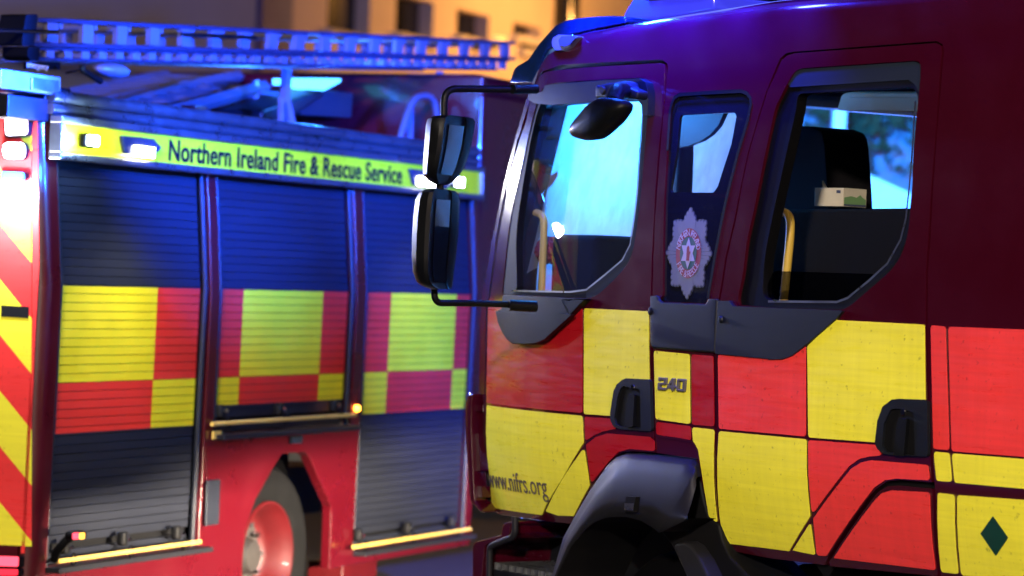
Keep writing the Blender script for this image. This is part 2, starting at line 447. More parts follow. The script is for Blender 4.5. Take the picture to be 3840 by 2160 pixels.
# side shell of the cab and body, around the two doors
top = NF.sfs(A_((985, 612), (1030, 430), (1100, 230), (1180, 80), (1225, 0)) + H_((40, 540), (250, 515), (450, 462), (650, 432), (1050, 350), (1500, 268), (1932, 202)) + [(2880, 3)])
top = [(x, z - (.05 if i > 5 else .05 * i / 5)) for i, (x, z) in enumerate(top)]
ztop = top[-1][1]
right = [(2.6, ztop + .01), (2.6, .72)]
low = NF.sfs(T(3, 2, (1322, 1720), (1305, 1449), (1295, 1300), (1275, 1000), (1255, 700), (1240, 500), (1212, 0)) +
             T(3, 1, (1205, 990), (1208, 600), (1228, 330), (1245, 0)) +
             T(3, 0, (1277, 1000), (1302, 700), (1322, 450), (1330, 395), (1318, 335), (1270, 310), (200, 390), (140, 400), (90, 440), (45, 550)) +
             J_((1590, 0), (1480, 350), (1390, 650), (1310, 930), (1250, 1200), (1200, 1449)) +
             T(2, 1, (1680, 200), (1610, 500), (1580, 700), (1560, 805), (1535, 820), (1520, 1215), (1525, 1449)) +
             T(2, 2, (1530, 300), (1545, 700), (1560, 1000), (1568, 1095), (1490, 1000), (1420, 700), (1398, 565), (1100, 520)) +
             I_((893, 1280), (862, 800), (845, 0)) + T(2, 1, (1060, 780), (1068, 500), (1080, 200)) +
             T(2, 0, (1095, 1449), (1130, 1000), (1158, 720), (1178, 520), (1170, 480), (1140, 455), (1110, 450), (360, 490)) +
             A_((1250, 385), (1120, 425), (1040, 490)))
low[0] = (low[0][0], .72)
qw = NF.sfs(J_((160, 180), (200, 100), (270, 60), (700, 30), (1200, 5), (1290, 40), (1340, 110), (1350, 200), (1300, 450), (1150, 950)) +
            K_((1030, 0), (945, 400), (870, 800), (775, 1370), (745, 1440), (110, 1412), (165, 1330), (171, 600), (185, 0)) + J_((90, 900), (130, 300)))
shell = sheet('cab_side', top + right + low, [qw], skin(NF, 0), .03, 'paint', NE, G)
bev(shell, .005)
# roof turned over from the top of the side
cs = top[5:] + [right[0]]
rails = []
for k in range(8):
    a = math.pi / 2 * k / 7
    rails.append([Vector((x, profN(x, z) + .06 * (1 - math.cos(a)), z + .055 * math.sin(a))) for x, z in cs])
rails.append([Vector((x, 1.15, z + .075)) for x, z in cs]); rails.append([Vector((x, 2.28, z + .05)) for x, z in cs])
loft('roof', list(reversed(rails)), 'paint', NE)
# dark frame behind the shut lines
def strip(name, pts, w, off, mat, parent):
    P = NF.sfs(pts, off); V = []; Fc = []
    for i, p in enumerate(P):
        t = (Vector(P[min(i + 1, len(P) - 1)]) - Vector(P[max(0, i - 1)])).normalized(); n = Vector((-t.y, t.x)) * w
        for s in (-1, 1):
            x, z = p[0] + n.x * s, p[1] + n.y * s; V.append((x, profN(x, z) + off, z))
        if i: k = 2 * i; Fc.append((k - 2, k - 1, k + 1, k))
    return mk(name, V, Fc, mat, parent, True)
gapF = A_((900, 910), (990, 620), (1050, 500), (1130, 435), (1250, 405), (1932, 345)) + H_((1600, 935), (1650, 950), (1680, 1000)) + T(2, 0, (1155, 720), (1125, 1000), (1090, 1449)) + T(2, 1, (1062, 500), (1053, 780), (1050, 1400)) + I_((830, 200), (850, 900), (885, 1290))
strip('door_seal', gapF, .022, .02, 'black', NE)
strip('door_seal', A_((900, 910), (740, 1449)) + B_((590, 1449),) + C_((455, 900), (420, 1100), (415, 1449)) + D_((395, 600), (430, 1449)) + E_((450, 330),), .03, .03, 'black', NE)
gapC = T(2, 2, (1580, 1200), (1538, 300)) + T(2, 1, (1528, 1215), (1545, 815), (1575, 760), (1600, 600), (1690, 200)) + J_((1205, 1449), (1320, 930), (1485, 350), (1595, 0)) + T(3, 0, (50, 550), (95, 445), (145, 405), (200, 395), (1270, 315), (1315, 338), (1325, 395), (1312, 450), (1270, 1000)) + T(3, 1, (1238, 0), (1220, 330), (1202, 600), (1197, 990)) + T(3, 2, (1206, 0), (1232, 500), (1268, 1000), (1298, 1449), (1310, 1720))
strip('door_seal', gapC, .024, .02, 'black', NE)
strip('door_seal', T(3, 2, (1235, 765), (980, 742), (890, 752), (800, 815), (450, 1340), (400, 1420)), .03, .02, 'black', NE)
# ---- front door
fdo = NF.sfs(A_((1010, 605), (1065, 505), (1140, 445), (1250, 425), (1932, 362)) + H_((1590, 952), (1640, 965), (1658, 1010)) +
             T(2, 0, (1152, 720), (1120, 1000), (1100, 1200), (1080, 1449)) + T(2, 1, (1066, 300), (1055, 500), (1046, 780), (1043, 1400)) +
             I_((805, 100), (815, 500), (845, 950), (872, 1275), (850, 1272), (500, 1250), (380, 1265), (300, 1310), (150, 1449)) +
             T(2, 2, (720, 605), (595, 785), (470, 1015), (440, 1052)) + E_((1690, 660), (900, 560), (590, 520), (540, 490), (480, 430), (455, 330)) +
             D_((450, 1449), (430, 900), (410, 300), (405, 0)) + C_((436, 1050), (472, 900), (512, 640), (552, 350), (602, 0)) +
             B_((660, 1150), (712, 900), (742, 700), (802, 450), (852, 250), (922, 0)) + A_((860, 1180), (912, 910)))
fwh = NF.sfs(A_((1110, 655), (1300, 608), (1932, 562)) + H_((1330, 1172), (1390, 1212), (1413, 1290)) +
             T(2, 0, (1028, 700), (1020, 900), (1003, 1100), (975, 1449)) + T(2, 1, (945, 250), (915, 440), (880, 530), (800, 635), (640, 785), (540, 812)) +
             C_((1932, 960), (780, 905), (660, 900), (655, 850), (702, 400), (742, 0)) + B_((832, 900), (962, 380), (1042, 0)) + A_((1010, 930),))
fwh = soft(fwh)
fd = sheet('front_door', fdo, [fwh], skin(NF, 0), .035, 'paint', NE, G); bev(fd, .005)
fgl = NF.sfs(A_((1040, 950), (1200, 700), (1932, 640)) + T(2, 0, (960, 660), (985, 870), (965, 1100), (943, 1449)) + T(2, 1, (928, 150), (890, 400), (830, 515), (700, 625), (560, 738), (430, 755), (0, 745)) + C_((870, 838),) + B_((850, 1400), (960, 700), (1078, 0)))
fgl = soft(fgl)
sheet('window_seal', fwh, [fgl], skin(NF, .003), .03, 'rubber', fd, bevel=.004)
sheet('window_glass', fgl, (), skin(NF, .016), .004, 'glass', fd)
strip('seal_lip', T(2, 0, (985, 870), (965, 1100), (943, 1449)) + T(2, 1, (928, 150), (890, 400), (830, 515), (700, 625), (560, 738), (430, 755), (0, 745)) + C_((870, 838),), .003, -.002, 'aluminium', fd)
dk = dict(parent=fd)
decal('reflective_panel', NF, C_((434, 1075),) + T(2, 1, (531, 868)) + D_((1868, 448), (410, 293)), 'retro_red_dimmed', fd)
decal('reflective_panel', NF, T(2, 1, (540, 872), (1032, 895)) + T(2, 2, (1045, 270), (538, 230)), 'retro_yellow', fd)
decal('reflective_panel', NF, T(2, 2, (544, 242), (765, 258), (785, 335), (775, 345), (690, 362), (620, 390), (550, 440)), 'retro_red_dimmed', fd)
decal('reflective_panel', NF, T(2, 2, (555, 455), (630, 395), (720, 368), (1040, 395), (1075, 430), (1078, 500), (1062, 510), (880, 495), (800, 520), (730, 590), (595, 760), (565, 540)), 'retro_red_dimmed', fd)
bigy = D_((414, 312), (1866, 470), (1887, 890), (1560, 1446)) + E_((1316, 398), (1258, 538), (525, 432), (478, 345), (456, 0))
decal('reflective_panel', NF, bigy, 'retro_yellow', fd)
decal('reflective_panel', NF, T(2, 2, (545, 472), (588, 768), (465, 1002), (350, 998), (258, 968), (252, 955)), 'retro_yellow', fd)
u0 = NF.sf(E_((470, 95))[0]); u1 = NF.sf(E_((1365, 215))[0]); u2 = NF.sf(E_((1340, 205))[0])
zb = NF.sf(E_((505, 108))[0])[1]; zb2 = NF.sf(E_((1240, 222))[0])[1]
lettering('letter', 'www.nifrs.org', u0[0], u1[0], zb, .068, skin(NF, -.0045), 'text_grey', fd, rise=zb2 - zb, sp=1.0)
def make_handle(parent, outer, cup, grip, lock):
    o = sheet('door_handle', rnd(NF.sfs(outer), .012), [rnd(NF.sfs(cup), .012)], skin(NF, -.014), .012, 'plastic_grey', parent); bev(o, .005)
    c = rnd(NF.sfs(cup), .012)
    sheet('cup', c, (), skin(NF, .004 - .009), .004, 'black', parent)
    g = sheet('grip', rnd(NF.sfs(grip), .006), (), skin(NF, -.02), .012, 'plastic', parent); bev(g, .006)
    x, z = NF.sf(lock)
    lathe('lock', [(.0005, -.002), (.009, -.002), (.010, .002), (.010, .01)], 'chrome', parent, (x, profN(x, z) - .016, z), 16)
make_handle(fd, I_((420, 182), (480, 157), (780, 170), (842, 178), (868, 955), (700, 945), (380, 922), (290, 880), (242, 780), (242, 680), (292, 350), (342, 250)),
            I_((440, 270), (515, 292), (690, 322), (706, 885), (690, 905), (390, 882), (330, 850), (303, 760), (350, 450), (395, 310)),
            I_((535, 395), (632, 405), (605, 892), (478, 887), (500, 560)), I_((590, 295))[0])
# trim below the window that carries the mirror arm, and the cover above it
tr = sheet('mirror_bracket', NF.sfs(C_((662, 915), (700, 905), (1932, 968)) + T(2, 1, (470, 812), (545, 815), (430, 932), (285, 1080), (240, 1120), (180, 1146), (100, 1152), (0, 1146)) +
                                    T(1, 1, (1900, 1120), (1860, 1070), (1822, 985), (1806, 900)) + C_((640, 1118),), -.03), (), skin(NF, -.03), .035, 'plastic', fd, .07); bev(tr, .012)
sheet('bracket_lower', NF.sfs(C_((560, 1150), (600, 1165), (1180, 1195), (1500, 1180), (1700, 1210)) + T(2, 1, (285, 1072), (240, 1112), (180, 1138), (100, 1144), (0, 1138)) + T(1, 1, (1900, 1112), (1865, 1065), (1825, 980), (1812, 905)), -.045), (), skin(NF, -.045), .02, 'plastic', fd, .07)
cv = sheet('mirror_mount', NF.sfs(T(2, 0, (235, 690), (245, 645), (660, 607), (960, 592), (1008, 620), (1028, 700), (1022, 868), (982, 868), (976, 792), (950, 757), (590, 772), (300, 792), (172, 782), (122, 752), (122, 712)), -.03), (), skin(NF, -.03), .05, 'plastic', fd, .08); bev(cv, .008)
# ---- mirrors on their arms
def dirn(v): return (NF.I.to_3x3() @ Vector(v))
def wp(px, d): return NF.I @ (EYE + d * ray(*px))
DM = 10.0
arm = tube('mirror_arm', [wp(p, d) for p, d in zip(A_((1010, 700), (650, 702)), (10.18, 10.1))] + [], .0165, 'plastic', NE, 14)
q6 = lambda *p: q(1500, 280, 480, *p)
pth = [wp(p, d) for p, d in zip(q6((1720, 222), (1280, 217), (670, 212), (662, 660)), (10.12, 10.08, DM, DM))]
tube('arm_tube', fil(pth, .06, 8), .0125, 'plastic', arm, 14)
low_arm = tube('mirror_arm', fil([wp(p, d) for p, d in zip(C_((1150, 1085), (700, 1050), (0, 1030)) + T(1, 1, (1350, 838), (1343, 700)), (10.2, 10.15, 10.05, DM, DM))], .045, 8), .0115, 'plastic', NE, 14)
tube('arm_clamp', [wp(p, d) for p, d in zip(C_((755, 1065), (1165, 1085)), (10.15, 10.19))], .019, 'plastic', low_arm, 16)
CSEC = [(0, .06), (.03, .01), (.12, -.03), (.30, -.045), (.40, -.042), (.44, -.02), (.80, .14), (.83, .132), (.94, .165), (1, .20), (.97, .23), (.8, .235), (.3, .19), (.08, .12)]
def mirror(name, rows, glass_rows, ga=(0, 1)):
    V = []; Fc = []; mi = []; n = len(CSEC)
    for (y, xl, xr, sc) in rows:
        pl = EYE + DM * ray(xl, y); pr = EYE + DM * ray(xr, y); w = (pr - pl).length; m = (pl + pr) / 2
        for a, b in CSEC:
            V.append(NF.I @ (m + (pr - pl) * (a - .5) + Vector((0, (b - .09) * sc + .0, 0))))
    for i in range(len(rows) - 1):
        for k in range(n):
            a, b = i * n + k, i * n + (k + 1) % n; Fc.append((a, b, b + n, a + n)); mi.append(0)
    Fc.append(tuple(range(n))); mi.append(0); Fc.append(tuple(reversed(range(len(V) - n, len(V))))); mi.append(0)
    o = mk(name, V, Fc, 'plastic', NE, True); o.data.set_sharp_from_angle(angle=math.radians(38))
    bm = bmesh.new(); bm.from_mesh(o.data); bmesh.ops.recalc_face_normals(bm, faces=bm.faces); bm.to_mesh(o.data); bm.free()
    # the glass, a hair in front of the flat of the housing
    i0, i1 = glass_rows; GV = []; nrm = dirn((.93, -.36, 0)).normalized()
    for i in range(i0, i1 + 1):
        for k, s in ((5, .1), (6, -.04)):
            p = V[i * n + k] + (V[i * n + (6 if k == 5 else 5)] - V[i * n + k]) * abs(s)
            GV.append(p + nrm * .004)
    mk('mirror_glass', GV, [(2 * j, 2 * j + 1, 2 * j + 3, 2 * j + 2) for j in range(i1 - i0)], 'mirror_glass', o, True)
    return o
t1 = lambda *p: T(1, 0, *p)
def rws(tile, L): return [(*[tile((0, y))[0][1]], tile((a, 0))[0][0], tile((b, 0))[0][0], s) for y, a, b, s in L]
mirror('wing_mirror', rws(t1, [(876, 1390, 1600, .55), (884, 1330, 1635, .8), (905, 1296, 1650, .95), (950, 1284, 1646, 1), (1050, 1276, 1630, 1), (1150, 1268, 1606, 1), (1250, 1262, 1570, .95), (1320, 1262, 1530, .8), (1365, 1300, 1490, .6), (1392, 1350, 1440, .4)]), (3, 7))
t2 = lambda *p: T(1, 1, *p)
mirror('wing_mirror', rws(t2, [(-22, 1330, 1440, .5), (-14, 1270, 1500, .8), (8, 1228, 1528, .95), (60, 1205, 1534, 1), (180, 1190, 1530, 1), (330, 1180, 1522, 1), (480, 1177, 1505, 1), (600, 1185, 1490, 1), (680, 1215, 1482, .9), (712, 1260, 1478, .75), (735, 1330, 1470, .5)]), (3, 8))
tube('mirror_link', [wp(T(1, 0, (1388, 1380))[0], DM), wp(T(1, 0, (1388, 1449))[0], DM)], .014, 'plastic', NE, 12)
# kerb mirror hanging over the front window
km = NF.uns(T(2, 0, (690, 735), (800, 742), (872, 768), (870, 822), (800, 920), (700, 1010), (640, 1053), (560, 1062), (480, 1040), (447, 1005), (480, 940), (600, 792)), -.22)
km = [tuple(p) for p in resamp([Vector((x, 0, z)) for x, z in rnd(km, .02, 3) + [rnd(km, .02, 3)[0]]], 41)][:-1]
kcx = sum(p[0] for p in km) / len(km); kcz = sum(p[2] for p in km) / len(km); rr = []
for sc, y in ((.02, -.262), (.6, -.26), (.86, -.25), (.96, -.236), (1, -.22), (.98, -.2), (.93, -.188), (.8, -.186), (.02, -.186)):
    rr.append([Vector((kcx + (p[0] - kcx) * sc, y, kcz + (p[2] - kcz) * sc)) for p in km])
k = loft('kerb_mirror', list(reversed(rr)), 'plastic', NE, True); k.data.set_sharp_from_angle(angle=math.radians(60))
ka = sheet('mirror_hanger', NF.uns(T(2, 0, (662, 640), (690, 650), (700, 640), (870, 612), (905, 620), (912, 658), (985, 690), (975, 752), (830, 748), (690, 740), (662, 745)), -.05), (), -.07, .05, 'plastic_grey', k); bev(ka, .01)
tube('hanger_arm', fil([NF.p3(T(2, 0, (850, 690))[0], -.06), NF.p3(T(2, 0, (790, 690))[0], -.16), NF.p3(T(2, 0, (760, 780))[0], -.2)], .05), .03, 'plastic', k, 12)
lathe('bolt', [(.0005, -.004), (.012, -.004), (.016, 0), (.016, .02)], 'black', k, tuple(NF.p3(T(2, 0, (683, 682))[0], -.072)), 14)
# ---- windscreen corner, visor and marker lamp
sheet('corner_panel', NF.sfs(A_((905, 895), (985, 612), (962, 618), (850, 900), (690, 1449)) + B_((510, 1449),) + C_((420, 480), (340, 880), (302, 1449)) + D_((292, 140), (350, 150), (345, 700), (362, 1449)) + E_((352, 0), (382, 350), (440, 432), (470, 425), (440, 330)) + D_((415, 1449), (400, 900), (375, 300)) + C_((402, 1449), (408, 1050), (442, 900), (482, 640), (522, 350), (562, 0)) + B_((630, 1100), (690, 800), (770, 450), (830, 250), (885, 0)) + A_((735, 1449),), .01), (), skin(NF, .01), .06, 'paint', NE, .12)
vis = NF.uns(A_((600, 630), (680, 380), (720, 340), (880, 250), (920, 190), (1050, 0)) + H_((0, 380), (150, 310), (350, 272), (600, 250), (860, 238), (1060, 250), (1064, 350), (650, 430), (250, 520)) + A_((1180, 120), (1090, 290), (1030, 440), (960, 622)), .09)
sheet('sun_visor', vis, (), .09, 2.0, 'visor_blue', NE, bevel=.01)
mlp = [(x, z) for x, z in NF.sfs(T(2, 0, (300, 315), (310, 285), (350, 262), (440, 265), (492, 272), (470, 300), (430, 355), (380, 375), (330, 378), (305, 350)), -.02)]
mlo = sheet('marker_lamp', rnd(mlp, .01), (), skin(NF, -.02), .03, 'satin_metal', NE); bev(mlo, .006)
sheet('lens', rnd(NF.sfs(T(2, 0, (345, 300), (370, 272), (455, 270), (475, 285), (430, 335), (390, 350), (355, 340)), -.03), .01), (), skin(NF, -.028), .01, 'lens_smoke', mlo, bevel=.004)
# front wall, screen, dash
def front_x(z): return -1.40 + max(0, z - 1.5) * .36
rl = []
for z in (1.5, 1.7, 1.9, 2.1, 2.3, 2.5):
    rl.append([Vector((front_x(z) - .10 * math.sin(math.pi * (y - .1) / 2.1), y, z)) for y in [.1 + 2.1 * j / 14 for j in range(15)]])
loft('windscreen', rl, 'windscreen_glass', NE)
rl = [[Vector((-1.36 - .08 * math.sin(math.pi * (y - .1) / 2.1), y, z)) for y in [.14 + 2.05 * j / 10 for j in range(11)]] for z in (.95, 1.52)]
loft('front_panel', rl, 'paint', NE)
sheet('far_side', [(-1.35, .95), (2.6, .95), (2.6, 2.62), (-1.0, 2.62)], [], 2.28, .03, 'paint', NE)
box('floor', (.6, 1.2, 1.0), (3.7, 1.9, .06), 'black', NE)
box('bulkhead', (1.9, 1.15, 1.8), (.05, 2.2, 1.6), 'black', NE)
box('headlining', (.75, 1.2, 2.62), (3.6, 2.1, .02), 'cream_trim', NE)
box('dashboard', (-1.05, 1.11, 1.78), (.28, 1.98, .30), 'seat_fabric', NE, .03)
sheet('engine_cover', NF.uns(T(2, 1, (390, 505), (845, 480), (900, 640), (900, 850), (300, 850), (360, 600)), .7), (), .7, .6, 'cream_trim', NE, bevel=.03)
tube('grab_rail', fil([NF.p3(p, .1) for p in T(2, 1, (60, 175), (150, 145), (245, 175), (238, 380), (222, 760))], .05), .0135, 'grab_yellow', NE, 12)
sheet('sun_blind', NF.uns(J_((230, 330), (960, 300), (860, 520), (740, 660), (600, 755), (400, 835), (250, 860)), .5), (), .5, .02, 'plastic_grey', NE)
box('seat_post', NF.p3(J_((310, 1150))[0], .55), (.07, .07, .5), 'plastic_grey', NE, .02)
kx = NF.p3(B_((1385, 470))[0], .12); lathe('suction_knob', [(.0005, -.03), (.016, -.028), (.02, -.01), (.013, .002), (.022, .02)], 'plastic', NE, tuple(kx), 16)
sheet('pillar_trim', NF.uns(A_((930, 1000), (1270, 930), (1150, 1449)) + B_((1285, 0), (1215, 300), (1180, 700), (1140, 1000), (1090, 1200), (1010, 1449)) + C_((1000, 300), (960, 840), (760, 840), (860, 0)) + B_((960, 600),), .085), (), .085, .06, 'plastic', NE)
# quarter window with dark border, and the badge on it
clear = rnd(NF.sfs(J_((280, 372), (1105, 330), (1137, 375), (1060, 800), (850, 1449)) + [(2676, 722), (2512, 722)] + J_((235, 900),), .008), .015)
sheet('quarter_window', qw, [clear], skin(NF, .008), .01, 'tint_glass', NE)
sheet('quarter_glass', clear, (), skin(NF, .011), .004, 'glass', NE)
strip('quarter_seal', J_((90, 900), (130, 300), (160, 180), (200, 100), (270, 60), (700, 30), (1200, 5), (1290, 40), (1340, 110), (1350, 200), (1300, 450), (1150, 950)) + K_((1030, 0), (945, 400), (870, 800), (775, 1370)), .006, -.004, 'rubber', NE)
lx = NF.sf(K_((340, 750))[0], .004)[0]; rx = NF.sf(K_((680, 765))[0], .004)[0]; RX = (rx - lx) / 2; bx = (lx + rx) / 2
tz = NF.sf(K_((520, 418))[0], .004)[1]; lz = NF.sf(K_((510, 1100))[0], .004)[1]; RZ = (tz - lz) / 2; bz = (tz + lz) / 2
def bp(a, r, off): return (bx + math.sin(a) * r * RX, bz + math.cos(a) * r * RZ)
badge = None
def ell(r, n=40): return [bp(-2 * math.pi * i / n, r, 0) for i in range(n)]
badge = sheet('badge', ell(1.0), (), skin(NF, .005), .002, 'badge_red', NE)
badge['label'] = 'silver star badge with red ring, green centre, white star and red hand'
tips = [1.7] * 8
for g8 in range(8):
    for j in range(-3, 4):
        a = g8 * math.pi / 4 + j * .12; r1 = .9; r2 = tips[g8] - abs(j) * .13
        a1 = g8 * math.pi / 4 + j * .115
        for wdt, off, m in ((.0118, .0068, 'badge_edge'), (.0072, .0055, 'badge_silver')):
            p0 = Vector(bp(a, r1, 0)); p1 = Vector(bp(a1, r2, 0)); t = (p1 - p0).normalized(); n = Vector((-t.y, t.x)) * wdt
            pts = [p0 - n * .5, p1 - n] + [p1 + (t * math.sin(b) * wdt - n * math.cos(b)) for b in (.5, 1.0, 1.57, 2.1, 2.6)] + [p1 + n, p0 + n * .5]
            if area([tuple(p) for p in pts]) < 0: pts.reverse()
            yy = lambda p: profN(p.x, p.y) + off - abs(j) * .0001
            mk('ray', [(p.x, yy(p), p.y) for p in pts], [tuple(range(len(pts)))], m, badge)
sheet('badge_centre', ell(.66), (), skin(NF, .0042), .001, 'badge_green', badge)
for flip in (0, 1):
    pts = [bp(math.pi * flip + 2 * math.pi * i / 3, .62, 0) for i in range(3)]; pts.reverse()
    sheet('star', pts, (), skin(NF, .0034 - .0003 * flip), .001, 'badge_white', badge)
hz = RZ * .3; hx = RX * .12
sheet('hand', [(bx + hx * a, bz + hz * b) for a, b in ((-.9, -1), (.9, -1), (1, -.3), (1.6, .15), (1.3, .3), (.9, .05), (.8, .75), (.3, 1), (-.2, .95), (-.8, .7))], (), skin(NF, .0024), .001, 'badge_red', badge)
def arc(s, a0, a1, r, inward):
    n = len(s)
    for i, ch in enumerate(s):
        if ch == ' ': continue
        a = a0 + (a1 - a0) * i / (n - 1); me = textmesh(ch, 1); xs = [v.co.x for v in me.vertices]; c = (min(xs) + max(xs)) / 2
        if not xs: continue
        px, pz = bp(a, r, 0); tdir = Vector((math.cos(a) * RX, -math.sin(a) * RZ)).normalized()
        if inward: tdir = -tdir
        nd = Vector((-tdir.y, tdir.x)); h = .029
        for v in me.vertices:
            p = Vector((px, pz)) + tdir * (v.co.x - c) * h * 1.0 + nd * (v.co.y - .35) * h * 1.15
            v.co = (p.x, profN(p.x, p.y) + .0035, p.y)
        me.materials.append(MAT['badge_white']); link(bpy.data.objects.new('letter', me), badge)
arc('NORTHERN IRELAND', -1.25, 1.25, .83, False)
arc('FIRE & RESCUE', math.pi + 1.0, math.pi - 1.0, .83, True)
# ---- trim under the quarter and crew windows, 240, B post panels
t240 = sheet('side_trim', NF.sfs(T(2, 1, (1037, 785), (1098, 781), (1104, 812), (1130, 830), (1455, 845), (1470, 825), (1474, 805), (1546, 808), (1538, 1000), (1526, 1216), (1058, 1180), (1041, 1150)), -.012), (), skin(NF, -.012), .015, 'plastic_grey', NE); bev(t240, .006)
x, z = NF.sf(T(2, 1, (1065, 900))[0]); lathe('plug', [(.0005, -.002), (.009, -.002), (.013, 0), (.013, .01)], 'black', t240, (x, profN(x, z) - .013, z), 16)
decal('reflective_panel', NF, T(2, 1, (1066, 1192), (1340, 1218)) + T(2, 2, (1345, 308), (1080, 270)), 'retro_yellow', NE)
decal('reflective_panel', NF, T(2, 1, (1350, 1220), (1520, 1232)) + T(2, 2, (1527, 325), (1355, 311)), 'retro_red_dimmed', NE)
decal('reflective_panel', NF, T(2, 2, (1084, 280), (1348, 314), (1352, 432), (1086, 385)), 'retro_red_dimmed', NE)
decal('reflective_panel', NF, T(2, 2, (1356, 320), (1530, 340), (1550, 1042), (1535, 1050), (1482, 1000), (1442, 760), (1402, 500), (1362, 430)), 'retro_yellow', NE)
n0 = NF.sf(I_((925, 345))[0]); n1 = NF.sf(I_((1335, 375))[0])
nw = (n1[0] - n0[0]) / 3.3; zr = (n1[1] - n0[1]) * .33
NUM = (([(0, 1), (1, 1), (1, .44), (.24, .40), (.24, .2), (1, .2), (1, 0), (0, 0), (0, .56), (.76, .6), (.76, .8), (.24, .8), (.24, .7), (0, .7)], []),
       ([(.54, 1), (.82, 1), (.82, .4), (1.02, .4), (1.02, .2), (.82, .2), (.82, 0), (.56, 0), (.56, .2), (0, .2), (0, .36)], [(.56, .4), (.56, .74), (.26, .4)]),
       ([(0, 0), (1, 0), (1, 1), (0, 1)], [(.25, .2), (.75, .2), (.75, .8), (.25, .8)]))
for k_, (ou, ho) in enumerate(NUM):
    cv_ = lambda P: [(n0[0] + .01 + (k_ * 1.14 + a * .96 + b * .06) * nw, n0[1] + .004 + b * .042 + zr * (k_ * 1.14 + a) / 3.3) for a, b in P]
    ou, ho = cv_(ou), cv_(ho)
    if area(ou) < 0: ou.reverse()
    o = sheet('numeral', rnd(ou, .004, 2), [rnd(ho, .003, 2)] if ho else (), skin(NF, -.014), .011, 'satin_metal', NE); bev(o, .0015, 1)
strip('sill_line', T(2, 2, (1086, 392), (1240, 412), (1350, 432), (1385, 470)), .004, -.005, 'paint', NE)
# ---- crew door
cdo = NF.sfs(T(3, 0, (60, 555), (100, 460), (145, 418), (200, 402), (1268, 324), (1304, 342), (1312, 400), (1304, 450), (1265, 1000)) +
             T(3, 1, (1230, 0), (1210, 330), (1192, 600), (1188, 990)) + T(3, 2, (1196, 0), (1222, 500), (1234, 742), (1000, 722), (900, 732), (820, 790), (760, 852), (450, 1305), (428, 1365), (0, 1312)) +
             T(2, 2, (1625, 1252), (1600, 1225), (1588, 1180), (1578, 1000), (1558, 700), (1543, 300)) + T(2, 1, (1536, 1449), (1533, 1215), (1545, 830), (1572, 810), (1592, 700), (1622, 500), (1692, 200)) +
             J_((1215, 1449), (1265, 1200), (1325, 930), (1405, 650), (1495, 350), (1605, 0)))
cwh = NF.sfs(T(3, 0, (90, 740), (150, 620), (200, 540), (250, 515), (1110, 458), (1140, 465), (1154, 500), (1150, 600), (1130, 800), (1100, 1100), (1088, 1449)) +
             T(3, 1, (1060, 300), (1020, 450), (950, 570), (830, 680), (700, 790), (620, 860), (560, 890), (0, 872)) + M_((180, 650), (182, 560), (230, 350), (270, 0)) + L_((60, 1100), (200, 400), (290, 0)))
cwh = soft(cwh, .04)
cdoor = sheet('crew_door', cdo, [cwh], skin(NF, 0), .04, 'paint', NE, G); bev(cdoor, .005)
cgl = NF.sfs(T(3, 0, (200, 706), (1060, 655), (1100, 690), (1112, 760), (1085, 1200), (1062, 1449)) + T(3, 1, (1040, 200), (1000, 360), (900, 540), (760, 670), (600, 800), (520, 830), (0, 826)) + M_((400, 560), (415, 200)) + L_((200, 1250), (380, 420), (470, 20)))
cgl = soft(cgl, .04)
sheet('window_seal', cwh, [cgl], skin(NF, .012), .04, 'rubber', cdoor, bevel=.004)
sheet('rain_plate', NF.sfs(T(3, 0, (152, 640), (205, 548), (252, 522), (1108, 465), (1140, 480), (1148, 560), (1135, 690), (1110, 640), (1060, 602), (170, 658)), .006), (), skin(NF, .006), .006, 'reflector', cdoor)
strip('seal_lip', T(3, 0, (1112, 760), (1085, 1200), (1062, 1449)) + T(3, 1, (1040, 200), (1000, 360), (900, 540), (760, 670), (600, 800), (520, 830), (0, 826)), .0035, .008, 'aluminium', cdoor)
sheet('lowered_glass', rnd(NF.sfs(M_((500, 400), (530, 335), (570, 312), (1560, 342), (1460, 450), (1330, 560), (1210, 615), (420, 590)), .03), .006), (), skin(NF, .03), .005, 'glass_smoke', cdoor)
decal('reflective_panel', NF, T(2, 1, (1550, 1225)) + T(3, 1, (285, 1100)) + T(3, 2, (285, 402)) + T(2, 2, (1557, 342)), 'retro_red', cdoor)
decal('reflective_panel', NF, T(3, 1, (292, 1160), (510, 960), (1183, 995)) + T(3, 2, (1192, 475), (300, 408)), 'retro_yellow', cdoor)
decal('reflective_panel', NF, T(2, 2, (1558, 350), (1932, 384)) + T(3, 2, (292, 412), (320, 1002), (175, 1240), (163, 1268), (0, 1246)) + T(2, 2, (1602, 1206), (1588, 1182)), 'retro_yellow', cdoor)
decal('reflective_panel', NF, T(3, 2, (321, 1035), (355, 1285), (345, 1293), (180, 1260), (186, 1245)), 'retro_yellow', cdoor, r=.006)
decal('reflective_panel', NF, T(3, 2, (300, 418), (830, 455), (862, 545), (770, 552), (690, 570), (612, 625), (330, 998)), 'retro_red', cdoor)
decal('reflective_panel', NF, T(3, 2, (337, 1012), (622, 637), (702, 587), (782, 570), (1208, 605), (1224, 733), (960, 720), (880, 733), (800, 788), (442, 1304), (366, 1300)), 'retro_red', cdoor)
ct = sheet('side_trim', NF.sfs(T(2, 1, (1552, 822), (1640, 820), (1665, 860), (1932, 872)) + T(3, 1, (540, 893), (558, 900), (520, 950), (440, 1020), (290, 1150), (180, 1235), (100, 1262), (0, 1265)) + T(2, 1, (1932, 1260), (1532, 1222)), -.012), (), skin(NF, -.012), .015, 'plastic_grey', cdoor, .1); bev(ct, .006)
